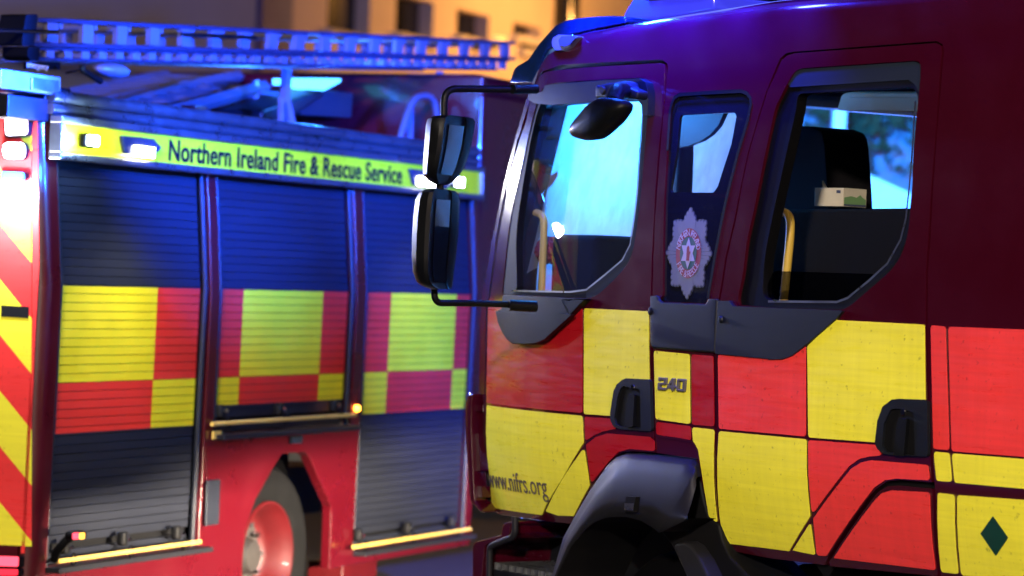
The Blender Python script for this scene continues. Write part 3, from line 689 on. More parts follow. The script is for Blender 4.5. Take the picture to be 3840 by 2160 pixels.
x, z = NF.sf(T(2, 1, (1598, 962))[0]); lathe('plug', [(.0005, -.006), (.008, -.005), (.012, 0), (.012, .01)], 'plastic_grey', ct, (x, profN(x, z) - .013, z), 16)
make_handle(cdoor, T(3, 2, (960, 118), (1010, 112), (1200, 118), (1228, 130), (1232, 548), (1000, 540), (890, 525), (845, 480), (832, 440), (850, 280), (890, 170)),
            T(3, 2, (950, 190), (1010, 185), (1125, 215), (1135, 545), (1110, 540), (920, 515), (885, 470), (900, 300)), T(3, 2, (1022, 250), (1085, 262), (1060, 545), (985, 540), (1005, 350)), T(3, 2, (1050, 210))[0])
lp = sheet('step_cover', NF.sfs(T(3, 2, (462, 1345), (785, 872), (835, 812), (905, 772), (985, 766), (1238, 790), (1250, 900), (1280, 1425), (1278, 1450), (470, 1375))), (), skin(NF, 0), .03, 'paint', NE, G); bev(lp, .006)
decal('reflective_panel', NF, T(3, 2, (492, 1308), (802, 872), (852, 822), (932, 797), (1222, 812), (1268, 1412), (500, 1320)), 'retro_red', lp)
# ---- panels on the body behind the crew door
for m, pts in (('retro_red', T(3, 1, (1222, 998), (1340, 1010)) + T(3, 2, (1370, 505), (1244, 495))), ('retro_red', T(3, 1, (1355, 1010), (2500, 1055)) + T(3, 2, (2500, 600), (1382, 513))),
               ('retro_yellow', T(3, 2, (1246, 503), (1370, 515), (1390, 745), (1268, 737))), ('retro_yellow', T(3, 2, (1383, 517), (2500, 606), (2530, 850), (1404, 750))),
               ('retro_yellow', T(3, 2, (1276, 815), (1410, 830), (1440, 1440), (1303, 1426))), ('retro_yellow', T(3, 2, (1424, 832), (2500, 910), (2530, 1560), (1455, 1449)))):
    decal('reflective_panel', NF, pts, m, NE)
decal('diamond_mark', NF, T(3, 2, (1695, 990), (1815, 1160), (1718, 1305), (1597, 1128)), 'green_decal', NE, off=-.008, r=.001, th=.002)
# ---- wing over the front wheel
R0 = T(2, 2, (300, 1560), (310, 1449), (390, 1160), (470, 1003), (600, 785), (720, 612), (790, 552), (870, 524), (1100, 540), (1360, 570), (1390, 600), (1402, 700))
R1 = T(2, 2, (304, 1560), (314, 1449), (402, 1165), (492, 1008), (630, 795), (745, 655), (805, 605), (880, 575), (1110, 592), (1350, 625), (1385, 650), (1390, 760))
R2 = T(2, 2, (308, 1560), (318, 1449), (412, 1185), (512, 1025), (640, 840), (700, 785), (745, 757), (860, 765), (1100, 800), (1240, 825), (1285, 850), (1325, 990))
R3 = T(2, 2, (312, 1560), (322, 1449), (424, 1240), (522, 1112), (602, 1052), (682, 1016), (760, 1002), (870, 1004), (980, 1036), (1060, 1085), (1110, 1122), (1320, 1022))
n = 12
def rail(P, y):
    return [Vector((*[NF.un(p, y)[0]], y, NF.un(p, y)[1])) for p in P]
def dense(P, k=4):
    out = []
    for i in range(len(P) - 1):
        for j in range(k): out.append(P[i].lerp(P[i + 1], j / k))
    return out + [P[-1]]
W0 = dense(rail(R0, -.005)); W1 = dense(rail(R1, -.045)); W2 = dense(rail(R2, -.075)); W3 = dense(rail(R3, -.085)); W4 = [p + Vector((.0, .30, .0)) for p in W3]; Wa = [p + Vector((0, .06, 0)) for p in W0]
wing = loft('front_wing', list(reversed([Wa, W0, [a.lerp(b, .5) + Vector((0, -.006, 0)) for a, b in zip(W0, W1)], W1, [a.lerp(b, .5) + Vector((0, .002, 0)) for a, b in zip(W1, W2)], W2, [a.lerp(b, .5) for a, b in zip(W2, W3)], W3, [p + Vector((0, .012, .003)) for p in W3]])), 'fender_grey', NE)
loft('arch_lip', [W4, [p + Vector((0, .0125, .003)) for p in W3]], 'black', NE)
pl = sheet('rating_plate', NF.uns(T(2, 2, (860, 848), (932, 852), (915, 965), (845, 960)), -.11), (), -.11, .02, 'black', wing)
sheet('plate_text', NF.uns(T(2, 2, (850, 900), (920, 902), (912, 955), (846, 950)), -.111), (), -.1115, .002, 'aluminium', wing)
mg = sheet('wheel_arch_liner', NF.uns(T(2, 2, (1385, 570), (1412, 720), (1450, 900), (1482, 1000), (1558, 1060), (1585, 1180), (1640, 1300), (1800, 1470), (1800, 1560), (1330, 1560), (1310, 1449), (1205, 1225), (1112, 1110), (1320, 1022), (1290, 850)), .03), (), .03, .25, 'black', NE, bevel=.01)
mf = sheet('mud_flap', NF.uns(T(2, 2, (1206, 1222), (1240, 1197), (1290, 1190), (1340, 1215), (1420, 1330), (1530, 1560), (1370, 1560), (1310, 1449)), -.03), (), -.03, .08, 'fender_grey', NE); bev(mf, .012)
sheet('arch_back', NF.uns(T(2, 2, (310, 1449), (520, 900), (900, 850), (1400, 900), (1800, 1449), (1800, 1800), (250, 1800)), .3), (), .45, .02, 'black', NE)
wx = NF.un(T(2, 2, (900, 1449))[0], .0)[0]
TY = [(.24, .02), (.26, .0), (.36, -.015), (.405, -.005), (.428, .03), (.434, .08), (.434, .2), (.425, .25)]
def wheel(name, parent, c, rimmat, tm='tyre'):
    t = lathe('tyre', [(r, y) for r, y in TY], tm, parent, c, 56)
    rim = lathe('rim', [(.262, -.002), (.258, -.012), (.250, -.012), (.238, .02), (.225, .045), (.215, .10), (.205, .13), (.19, .14), (.10, .15), (.085, .10), (.07, .06), (.0005, .055)], rimmat, parent, c, 56, [rimmat, 'tyre_grey'], [0] * 7 + [1] * 4)
    for k in range(10):
        a = 2 * math.pi * k / 10; p = (c[0] + .15 * math.cos(a), c[1] + .13, c[2] + .15 * math.sin(a))
        V, Fc = tubemesh([p, (p[0], p[1] - .035, p[2])], [.016, .012], 8); mk('wheel_nut', V, Fc, 'chrome' if k % 2 else 'aluminium', rim)
    return t
wh = bpy.data.objects.new('wheel', None); link(wh, NE); wheel('wheel', wh, (wx, .2, .434), 'rim_red', 'rubber')
# ---- step well and bumper end in front of the wheel
sw = sheet('step_well', NF.uns(E_((830, 555), (1700, 690), (1560, 1000), (1400, 1449), (1350, 1800), (470, 1800), (475, 1015), (560, 972), (700, 935), (815, 865), (850, 780)), .32), (), .32, .02, 'plastic_grey', NE)
lathe('drain_hole', [(.0005, 0), (.016, 0), (.019, .004)], 'black', sw, tuple(NF.p3(E_((935, 1125))[0], .315)), 18)
fr_ = [NF.p3(p, .02) for p in E_((455, 1800), (470, 1010), (560, 965), (820, 860), (852, 780), (852, 555))]
tube('step_frame', fil(fr_, .06), .012, 'fender_grey', NE, 10)
sx0, sz = NF.un(E_((520, 1300))[0], .05); sx1, _ = NF.un(E_((1400, 1430))[0], .05)
st = box('step', ((sx0 + sx1) / 2, .19, sz - .035), (sx1 - sx0 + .04, .28, .05), 'plastic_grey', NE, .004)
for i in range(9):
    box('grating_bar', (sx0 + (sx1 - sx0) * i / 8, .19, sz), (.006, .27, .028), 'aluminium', st)
for i in range(5):
    box('grating_bar', ((sx0 + sx1) / 2, .07 + .06 * i, sz - .002), (sx1 - sx0, .005, .024), 'aluminium', st)
bu = sheet('bumper_end', NF.uns(E_((205, 1800), (210, 1010), (225, 960), (255, 930), (640, 832), (652, 760), (660, 680), (705, 640), (822, 618), (822, 660), (772, 690), (765, 800), (722, 880), (410, 975), (385, 1005), (345, 1449), (340, 1800)), .02), (), .02, .3, 'paint', NE); bev(bu, .02, 3)
fp = sheet('grille_side', NF.uns(D_((140, 145), (205, 150), (186, 300), (186, 700), (215, 1449)) + E_((235, 320), (340, 440), (355, 490), (330, 485), (182, 340), (165, 300), (140, 0)) + D_((107, 900), (96, 420), (106, 310)), .10), (), .10, .12, 'paint', NE); bev(fp, .008)
sheet('grille_recess', NF.uns(D_((190, 160), (385, 140), (425, 1449)) + E_((445, 330), (350, 432), (240, 330), (225, 0)) + D_((190, 700),), .16), (), .16, .05, 'black', NE)
for pts in (D_((192, 312), (285, 316), (290, 410), (192, 405)), D_((202, 750), (300, 752), (326, 1310), (228, 1300)), E_((246, 90), (354, 95), (360, 262), (252, 250))):
    sheet('grille_louvre', NF.uns(pts, .12), (), .12, .04, 'paint', NE)
box('chassis', (.9, 1.2, .55), (1.9, 1.7, .62), 'chassis_grime', NE, .02)
# headlights on the front of the near engine (they point at the far engine)
for y, HZ in ((.55, .74), (1.95, .87)):
    V = []; Fc = []
    for r, xx in ((.001, -1.485), (.06, -1.48), (.085, -1.46), (.09, -1.40)):
        for k in range(20): V.append((xx, y + r * math.cos(k * math.pi / 10),   HZ + r * math.sin(k * math.pi / 10)))
    for i in range(3):
        for k in range(20): Fc.append((i * 20 + k, i * 20 + (k + 1) % 20, i * 20 + 20 + (k + 1) % 20, i * 20 + 20 + k))
    hl = mk('headlight', V, Fc, 'lens_smoke', NE, True)
    lamp('headlight_beam', 'SPOT', (-1.50, y, HZ), 5200 if y < 1 else 6200, (1, .84, .62), NE, .008, 96, 1, (-2.50, y + .02, HZ - .16))
    box('beam_mask_plate', (-1.53, y, HZ + .014), (.16, .3, .03), 'plastic', NE)  # unseen plate added to give the beam its level cutoff
lamp('beacon_or_fill', 'POINT', (-1.38, .34, 2.44), 105, (.025, .30, 1), NE, .05)  # blue fill added under the visor, without a fitting, to make the screen glow
lamp('beacon_or_fill', 'POINT', (-.15, -.2, ztop + .34), 40, (.02, .03, 1), NE, .05)  # added blue fill grazing the cab side, no housing around it
for bx_, e_ in ((-.95, 240), (-.65, 320), (-.35, 290), (-.05, 200), (.25, 90)):  # unseen boxes and blue fill spots added to tint the upper cab side
    bs_ = box('side_fill_box', (bx_, .03, ztop + .2), (.24, .12, .08), 'dome_blue', NE, .02)
    lamp('beacon_or_fill', 'SPOT', (bx_, -.13, ztop + .2), e_, (.012, .035, 1), NE, .04, 84, 1, (bx_, .57, ztop - .8))
# blue light bar over the windscreen
lb = box('light_bar', (-.62, 1.15, ztop + .14), (.34, 1.9, .05), 'plastic', NE, .01)
for y in (.35, .85, 1.45, 1.95):
    box('light_module', (-.62, y, ztop + .225), (.36, .44, .12), 'blue_lens', lb, .03)
for y in (.5, 1.8): box('light_foot', (-.62, y, ztop + .085), (.12, .08, .08), 'plastic', lb)
sheet('beacon_dome', NF.uns(H_((1010, 352), (1075, 150), (1210, -70), (2400, -70), (2400, 130), (1932, 215)), .22), (), .22, .3, 'dome_blue', lb, bevel=.02)
for y in (.12, .9, 1.6, 2.1):
    lamp('beacon_or_fill', 'POINT', (-.86, y, ztop + .26), 60, BLUE, NE, .05)
for y_, dy_, e_ in ((.2, -1.6, 30000), (.75, -.1, 6000), (1.5, .5, 7500)):
    lamp('beacon_forward', 'SPOT', (-1.62, y_, ztop + .02), e_, (.01, .075, 1), NE, .06, 66, .7, (-2.62, y_ + dy_, ztop + .02 + (.08 if y_ < 1 else -.06)))

# ------------------------------------------------------------------ things inside the near cab
seat = sheet('front_seat', NF.uns(T(3, 0, (60, 1000), (100, 955), (150, 945), (330, 955), (390, 980), (420, 1030), (432, 1100), (455, 1449)) + T(3, 1, (462, 160), (-200, 160)), .62), (), .62, .2, 'seat_fabric', NE); bev(seat, .03, 3)
con = sheet('crew_console', NF.uns(T(3, 1, (-200, 135), (1030, 122), (1120, 140), (1120, 900), (-200, 900)), .45), (), .45, .5, 'seat_fabric', NE); bev(con, .012)
tube('grab_rail', fil([NF.p3(p, .2) for p in T(3, 1, (-60, 140), (60, 135), (170, 170), (168, 330), (112, 880))], .06), .0145, 'grab_yellow', NE, 12)
hd = sheet('roof_console', NF.uns(T(3, 0, (520, 830), (560, 700), (620, 690), (1200, 690), (1200, 845)), .9), (), .9, .5, 'cream_trim', NE); bev(hd, .012)
sheet('roof_console_lid', NF.uns(T(3, 0, (610, 700), (1200, 700), (1200, 738), (615, 735)), .885), (), .885, .01, 'cream_trim', NE, bevel=.004)
cpos = NF.M @ NF.p3(L_((970, 1003))[0], .55)
cb = thing('carton', None, 'small white card carton with green hill print seen through the crew window', 'carton', loc=cpos)
cb.rotation_euler = (0, 0, math.radians(45))
body = box('carton_body', (.062, .062, .031), (.124, .124, .062), 'carton', cb, .001)
# from the camera the corner at (0, 0) is nearest: faces x = 0 ... look left, y = 0 look right
mk('printed_hills', [(.004, -.0008, .004), (.12, -.0008, .004), (.12, -.0008, .026), (.1, -.0008, .034), (.09, -.0008, .042), (.07, -.0008, .032), (.04, -.0008, .036), (.004, -.0008, .03)], [tuple(range(8))], 'carton_green', cb)
mk('printed_base', [(.003, -.0012, .002), (.121, -.0012, .002), (.121, -.0012, .009), (.003, -.0012, .008)], [(0, 1, 2, 3)], 'carton_blue', cb)
mk('printed_top', [(.02, .002, .0631), (.122, .002, .0631), (.122, .08, .0631), (.05, .1, .0631)], [(0, 1, 2, 3)], 'carton_green', cb)
mk('printed_tag', [(-.0008, .03, .044), (-.0008, .012, .044), (-.0008, .012, .054), (-.0008, .03, .054)], [(0, 1, 2, 3)], 'carton_blue', cb)
mk('carton_flap', [(.01, .1, .0625), (.06, .118, .0625), (.05, .13, .09), (.02, .11, .085)], [(0, 1, 2, 3)], 'carton', cb)
x0, z0 = NF.un(T(2, 1, (285, 440))[0], .16)
bm = bmesh.new(); bmesh.ops.create_icosphere(bm, subdivisions=4, radius=.05)
for v in bm.verts: v.co *= 1 + .18 * random.random(); v.co.z *= .9
me = bpy.data.meshes.new('seat_cover'); bm.to_mesh(me); bm.free(); me.materials.append(MAT['red_cloth'])
o = bpy.data.objects.new('fleece', me); COL.objects.link(o); o.matrix_world = NF.M @ Matrix.Translation((x0, .16, z0)); o['label'] = 'dark red fluffy bundle behind the front door window'; o['category'] = 'fleece'

# ------------------------------------------------------------------ far fire engine
FE = thing('fire_engine', FF, 'red fire engine behind on the left with ladder on its roof and lit name board', 'fire engine', 'fire engines')
X0, XR = -2.03, -2.13
fx = lambda px, py, c=.02: FF.sf((px, py))[0]
xs1 = fx(773, 1089); xp1, xp1b = fx(797, 1000), fx(826, 1090); xs2 = fx(1326, 1098); xp2, xp2b = fx(1345, 1100), fx(1374, 1102); xs3 = fx(1783, 1110); XE = fx(1812, 1110)
ZA = 1.673; ZM = FF.sf((243, 1438))[1]; ZB = FF.sf((233, 1629))[1]
Z1 = FF.sf(T(0, 2, (450, 1330))[0])[1] - .02; Z3 = FF.sf(T(1, 2, (760, 1225))[0])[1] - .02
ZBAR2 = FF.sf(T(1, 2, (100, 268))[0])[1]; Z2 = ZBAR2 - .05
ZT = 2.20
zbot = FF.sf(T(1, 2, (1100, 1300))[0])[1]
arch = FF.sfs(T(0, 2, (1790, 1800), (1825, 1449), (1848, 1100), (1932, 870)) + T(1, 2, (150, 600), (200, 525), (375, 515), (405, 555), (565, 910), (570, 970), (555, 1395)))
# red side with openings for the three lockers
body = [(X0, .30), (arch[0][0], .30)] + arch + [(XE, zbot), (XE, ZT + .05), (X0, ZT + .05)]
holes = [[(X0 + .012, Z1), (xp1 - .012, Z1), (xp1 - .012, ZT), (X0 + .012, ZT)], [(xp1b + .004, Z2), (xp2 - .008, Z2), (xp2 - .008, ZT), (xp1b + .004, ZT)], [(xp2b + .004, Z3), (xs3 + .02, Z3), (xs3 + .02, ZT), (xp2b + .004, ZT)]]
sd = sheet('body_side', body, holes, skin(FF, 0), .05, 'paint_far', FE, .25); bev(sd, .006)
# rounded rear corner and rear face
rl = []
for k in range(7):
    a = math.pi / 2 * k / 6
    rl.append([Vector((X0 - .04 - .06 * math.sin(a), profF(0, z) + .06 * (1 - math.cos(a)), z)) for z in (.3, 1.0, 1.68, 2.1, ZT + .16)])
rl = [[Vector((X0 + .003, profF(0, z), z)) for z in (.3, 1.0, 1.68, 2.1, ZT + .16)]] + rl
loft('corner_post', list(reversed(rl)), 'paint_far', FE)
rear = sheet('rear_face', [(.06, .3), (2.3, .3), (2.3, ZT + .16), (.06, ZT + .16)], (), 0, .04, 'paint_far', FE)
def to_rear(o):
    for v in o.data.vertices: x, y, z = v.co; v.co = (XR + .0 + y, x + profF(0, z), z)
    return o
to_rear(rear)
def rsheet(name, pts, mat, parent, off=-.004, th=.003, r=0, bevel=0):
    P = [FF.onX(p, XR + off) for p in pts]; P = [(y - profF(0, z), z) for y, z in P]
    if r: P = rnd(P, r)
    o = sheet(name, [(a, b) for a, b in P], (), off, th, mat, parent); to_rear(o)
    for f in o.data.polygons: pass
    if bevel: bev(o, bevel)
    return o
ck = 118; bot = 1440 + .4969 * 1226
yr = lambda k: 839 + 209 * k
for kk in range(-3, 13):
    a, b = yr(kk), yr(kk + 1); sl_ = 1.235
    poly = [(-745, a - 745 * sl_), (ck, a + ck * sl_), (ck, b + ck * sl_), (-745, b - 745 * sl_)]
    def clip(P, fn):
        out = []
        for i in range(len(P)):
            p, n_ = P[i], P[(i + 1) % len(P)]; dp, dn = fn(p), fn(n_)
            if dp >= 0: out.append(p)
            if (dp >= 0) != (dn >= 0): t = dp / (dp - dn); out.append((p[0] + (n_[0] - p[0]) * t, p[1] + (n_[1] - p[1]) * t))
        return out
    P = clip(clip(poly, lambda p: (bot - .05 * (ck - p[0])) - p[1]), lambda p: p[1] - 425)
    if len(P) > 2:
        o = rsheet('chevron_stripe', P, 'retro_red' if kk % 2 == 0 else 'retro_yellow', FE)
        m2 = o.copy(); m2.data = o.data.copy(); link(m2, FE)
        for v in m2.data.vertices: v.co.y = 2.36 + 2 * profF(0, v.co.z) - v.co.y
        m2.data.flip_normals()
rsheet('edge_strip', [(121, 420), (140, 420), (146, 1000), (133, 1240), (124, 1440), (92, 2075), (78, 2075), (121, 1240)], 'retro_red', FE)
rsheet('edge_strip', [(-200, 386), (112, 386), (114, 418), (-200, 418)], 'retro_red', FE)
rsheet('notice_plate', T(0, 1, (8, 855), (215, 865), (212, 952), (6, 940)), 'fender_grey', FE, -.008, .005)
def rlamp(name, pts, lens, r=.02, d=-.03):
    o = rsheet(name, pts, 'plastic', FE, d, -d, r); 
    c = (sum(p[0] for p in pts) / len(pts), sum(p[1] for p in pts) / len(pts))
    rsheet('lens', [(c[0] + (p[0] - c[0]) * .86, c[1] + (p[1] - c[1]) * .86) for p in pts], lens, o, d - .006, .006, r * .8)
    return o
Z8 = lambda *p: [(a * .2484, 300 + b * .2484) for a, b in p]
rlamp('rear_lamp', Z8((40, 440), (430, 450), (430, 850), (60, 870)), 'pink_lamp')
rlamp('rear_lamp', Z8((20, 930), (390, 930), (390, 1210), (20, 1200)), 'cool_led', .03)
rlamp('rear_lamp', Z8((5, 1370), (385, 1390), (390, 1520), (8, 1500)), 'blue_lens_hot', .015)
rlamp('tail_lamp', T(0, 2, (-120, 1292), (155, 1298), (150, 1385), (-120, 1375)), 'red_glow', .01)
rlamp('tail_lamp', T(0, 2, (-120, 1390), (150, 1395), (148, 1449), (-120, 1449)), 'red_lens', .01)
y0, z0 = FF.onX((70, 640), XR); lamp('rear_flash', 'POINT', (XR - .16, y0 + .0, z0 - .1), 34, (.85, .92, 1), FE, .03)
lamp('rear_blue', 'POINT', (XR - .10, -.10, z0 + .02), 12, (.02, .22, 1), FE, .03)
# ---- roller shutters: one object per slat
PITCH_S = .0362
def slat(z0, z1, xa, xb, cells, parent):
    zs = [z0 + .001, z0 + .002, (z0 + z1) / 2, z1 - .002, z1 - .001]; dy = [.0018, 0, 0, 0, .0018]
    zbb = cells.get('zb', ZB)
    for zz in (ZA, ZM, zbb):
        if zs[0] < zz < zs[-1]:
            for i in range(4):
                if zs[i] < zz - .0008 and zz + .0008 < zs[i + 1]:
                    t = (zz - zs[i]) / (zs[i + 1] - zs[i]); zs.insert(i + 1, zz); dy.insert(i + 1, dy[i] + (dy[i + 1] - dy[i]) * t); break
    xsb = [xa] + [c for c in cells['x']] + [xb]; V = []; Fc = []; mi = []
    for x in xsb:
        for z, d in zip(zs, dy): V.append((x, profF(x, z) + .03 + d, z))
    m = len(zs)
    for i in range(len(xsb) - 1):
        for j in range(m - 1):
            Fc.append((i * m + j, (i + 1) * m + j, (i + 1) * m + j + 1, i * m + j + 1)); zc = (zs[j] + zs[j + 1]) / 2
            k = 0
            if ZM < zc < ZA: k = cells['a'][i]
            elif zbb < zc < ZM: k = 3 - cells['a'][i]
            mi.append(k)
    mk('slat', V, Fc, None, parent, False, ['shutter', 'slat_yellow', 'slat_red'], mi)
def shutter(xa, xb, zl, cells):
    sh = box('roller_shutter', ((xa + xb) / 2, .085, (zl + ZT) / 2), (xb - xa + .03, .02, ZT - zl), 'black', FE)
    z = ZM - PITCH_S * 40
    while z < ZT:
        if z >= zl + .055: slat(z, min(z + PITCH_S, ZT + .02), xa, xb, cells, sh)
        z += PITCH_S
    for xx in (xa - .012, xb + .012):
        tube('shutter_guide', [Vector((xx, profF(0, zz) + .012, zz)) for zz in (zl, 1.0 if zl < 1 else 1.4, 1.68, 2.0, ZT)], .013, 'shutter', sh, 8)
    box('bottom_rail', ((xa + xb) / 2, .045 + profF(0, zl), zl + .028), (xb - xa, .02, .052), 'shutter', sh, .003)
    return sh
s1 = shutter(X0 + .03, xs1, Z1, dict(x=[fx(615, 1089)], a=[1, 2]))
s2 = shutter(xp1b + .03, xs2, Z2, dict(x=[fx(937, 1091), fx(1234, 1097)], a=[2, 1, 2], zb=FF.sf((1010, 1513))[1]))
s3 = shutter(xp2b + .03, xs3, Z3, dict(x=[fx(1489, 1103), fx(1732, 1108)], a=[2, 1, 2]))
# yellow locker bars with their brackets, and sills
def bar(pa, pb, br, z=None):
    (xa, za), (xb, zb_) = FF.un(pa, -.03), FF.un(pb, -.03); za = zb_ = (za + zb_) / 2
    b = tube('locker_bar', [(xa, -.03, za), (xb, -.03, zb_)], .0095, 'rail_yellow', FE, 12)
    for p in br:
        x, z = FF.un(p, -.02)
        c = box('bar_bracket', (x - .01, .0, z + .005), (.045, .04, .06), 'black', b, .012)
        V, Fc = tubemesh([(x + .012 + .02 * math.cos(t), -.03, za + .024 * math.sin(t) + .0) for t in [i * math.pi / 6 for i in range(13)]], .005, 6); mk('bar_clip', V, Fc, 'plastic', b, True)
        V, Fc = tubemesh([(x - .005, -.024, z + .006), (x - .005, -.034, z + .006)], .009, 8); mk('bolt', V, Fc, 'chrome', b)
    return za
z_ = bar(*T(0, 2, (430, 1338), (1510, 1192)), T(0, 2, (530, 1240), (965, 1178), (1370, 1132)))
bar(*T(0, 2, (1600, 300)), *T(1, 2, (750, 236)), T(0, 2, (1700, 215)) + T(1, 2, (208, 200), (620, 172)))
bar(*T(1, 2, (735, 1228), (1615, 1096)), T(1, 2, (805, 1150), (1175, 1095), (1510, 1045)))
for (a, b, zz) in ((X0 + .0, xp1, Z1), (xp1b, xp2, Z2), (xp2b, xs3 + .02, Z3)):
    box('locker_sill', ((a + b) / 2, -.012, zz - .012), (b - a, .07, .022), 'fender_grey', FE, .003)
# marker lamp on a rubber stalk at the rear corner, small fittings on the side
mp_ = T(0, 2, (410, 1330), (430, 1260), (500, 1180), (560, 1142))
ml = tube('marker_stalk', fil([FF.p3(mp_[0], -.03), FF.p3(mp_[1], -.06), FF.p3(mp_[2], -.10), FF.p3(mp_[3], -.12)], .03), [.022] + [.018] * 14, 'rubber', FE, 10) if False else tube('marker_stalk', [FF.p3(mp_[0], -.03), FF.p3(mp_[1], -.05), FF.p3(mp_[2], -.10), FF.p3(mp_[3], -.12)], .017, 'rubber', FE, 10)
p = FF.p3(T(0, 2, (572, 1140))[0], -.13); box('lamp_head', p, (.11, .05, .036), 'rubber', ml, .016)
p = FF.p3(T(0, 2, (572, 1147))[0], -.16); box('red_marker', p, (.04, .012, .026), 'red_glow', ml, .006)
p = FF.p3(T(0, 2, (618, 1147))[0], -.16); box('amber_marker', p, (.035, .012, .026), 'amber_glow', ml, .006)
p = FF.p3(T(1, 2, (765, 184))[0], -.01); lathe('side_marker', [(.0005, -.012), (.012, -.01), (.016, 0), (.016, .01)], 'orange_lens', FE, tuple(p), 14)
p = FF.p3(T(1, 2, (302, 421))[0], .0); box('side_reflector', p, (.11, .012, .036), 'reflector', FE, .003)
p = FF.p3(T(0, 2, (1602, 895))[0], .0); box('vent_cover', p, (.12, .012, .2), 'shutter', FE, .004)
p = FF.p3(T(0, 2, (1635, 385))[0], .0); box('notice_label', p, (.07, .01, .035), 'rail_yellow', FE)
sheet('flap_door', FF.sfs(T(0, 2, (1560, 480), (1675, 465), (1658, 785), (1560, 800)), -.006), (), skin(FF, -.006), .006, 'paint_far', FE, bevel=.002)
# wheel arch, rear wheel, underside
sheet('arch_lining', [(arch[0][0] - .1, .02), (arch[-1][0] + .1, .02), (arch[-1][0] + .1, 1.25), (arch[0][0] - .1, 1.25)], (), .32, .02, 'black', FE)
wh = bpy.data.objects.new('wheel', None); link(wh, FE); wheel('wheel', wh, (.0, .09, .434), 'rim_red')
x, z = FF.un(T(1, 2, (720, 1400))[0], .3); box('tank', (x, .35, z), (.4, .2, .1), 'rim_red', FE, .01)
box('chassis', (0, 1.2, .62), (4.0, .9, .25), 'black', FE)
# ---- name board under the roof edge
YB = -.012
yt = FF.un((231, 460), YB)[1]; yb = FF.un((233, 574), YB)[1]; yt = (yt + FF.un((1581, 619), YB)[1]) / 2; yb = (yb + FF.un((1531, 701), YB)[1]) / 2
xl = FF.un((233, 500), YB)[0]; xr = FF.un((1803, 690), YB)[0]
nb = box('name_board', ((xl + xr) / 2, YB + .02, (yt + yb) / 2), (xr - xl, .036, yt - yb), 'board_yellow', FE)
for zz, h in ((yt + .014, .032), (yb - .014, .028)):
    box('board_rail', ((xl + xr) / 2, YB + .015, zz), (xr - xl + .05, .06, h), 'aluminium', nb, .006)
for xx in (xl - .012, xr + .012): box('board_end', (xx, YB + .016, (yt + yb) / 2), (.024, .056, yt - yb + .0), 'aluminium', nb, .003)
tx0 = FF.un(q(200, 240, 640, (1305, 1000))[0], YB)[0]; tx1 = FF.un(q(1300, 300, 640, (624, 1100))[0], YB)[0]
tb = FF.un(q(200, 240, 640, (1320, 1088))[0], YB)[1]; tt = FF.un(q(200, 240, 640, (1310, 850))[0], YB)[1]
BOLD[0] = .02
lettering('letter', 'Northern Ireland Fire & Rescue Service', tx0, tx1, tb, tt - tb, lambda x, z: YB - .001, 'text_dark', nb, ext=.001, sp=1.05); BOLD[0] = 0
p1 = q(200, 240, 640, (445, 868))[0]; x, z = FF.un(p1, YB - .03)
f1 = box('blue_flasher', (x, YB - .014, z), (.11, .028, .055), 'plastic', FE, .01); box('lens', (x, YB - .032, z), (.085, .01, .042), 'cool_led', f1, .008)
lamp('flash_light', 'POINT', (x, YB - .14, z), 9, (.35, .6, 1), FE, .03)
lamp('flash_light', 'SPOT', (x, YB - .06, z), 150, (.06, .16, 1), FE, .03, 165, .3, (x + .6, YB - 2, z))
x2, z2 = FF.un((1722, 683), YB - .03)
f2 = box('blue_flasher', (x2, YB - .014, z2), (.13, .028, .06), 'plastic', FE, .01); box('lens', (x2, YB - .032, z2), (.1, .01, .046), 'cool_led', f2, .008)
lamp('flash_light', 'SPOT', (x2, YB - .08, z2), 260, (.06, .14, 1), FE, .03, 165, .3, (x2, YB - 2, z2))
for pts, ppx, pw in ((q(200, 240, 640, (785, 812), (1140, 848), (1225, 945), (1140, 1052), (820, 1012)), q(200, 240, 640, (940, 960), (1180, 1000)), 22.0), (T(1, 0, (1165, 1272), (1440, 1300), (1480, 1370), (1440, 1430), (1200, 1400)), T(1, 0, (1240, 1350), (1380, 1380)), 8.0)):
    P = FF.uns(pts, YB - .02); sc_ = sheet('scene_lamp', P, (), YB - .022, .022, 'reflector', FE); bev(sc_, .006)
    (xa, za), (xb, zb_) = FF.un(ppx[0], YB - .04), FF.un(ppx[1], YB - .04); zm = (za + zb_) / 2 - .005
    for j in range(3):
        box('led', (xa + (xb - xa) * (j + .5) / 3, YB - .027, zm), (abs(xb - xa) / 3.6, .008, .042), 'white_led', sc_, .004)
    lamp('scene_light', 'SPOT', ((xa + xb) / 2, YB - .07, zm), pw * 6, (1, .95, .85), FE, .04, 160, .5, ((xa + xb) / 2, YB - 1.5, zm - 1.0))
# roof edge rails and roof
for zz, r in ((yt + .055, .022), (yt + .105, .026)):
    tube('roof_rail', [(xl - .03, .03, zz), (xr + .03, .03, zz)], r, 'aluminium', FE, 12)
box('roof', ((X0 + XE) / 2, 1.18, yt + .085), (XE - X0, 2.2, .02), 'plastic_grey', FE)
box('rear_lintel', (XR + .12, 1.15, ZT + .22), (.2, 2.2, .1), 'plastic_grey', FE, .01)
ex = FF.un(q(0, 0, 640, (740, 980))[0], .0); bx_ = box('gantry_end', (ex[0] - .22, .12, ex[1]), (.44, .2, .075), 'ladder_metal', FE, .006)
box('gantry_plate', (ex[0] - .13, .015, ex[1] - .005), (.2, .01, .05), 'aluminium', bx_, .003)
box('gantry_foot', (ex[0] - .2, .1, ex[1] - .1), (.3, .12, .09), 'plastic_grey', bx_, .006)
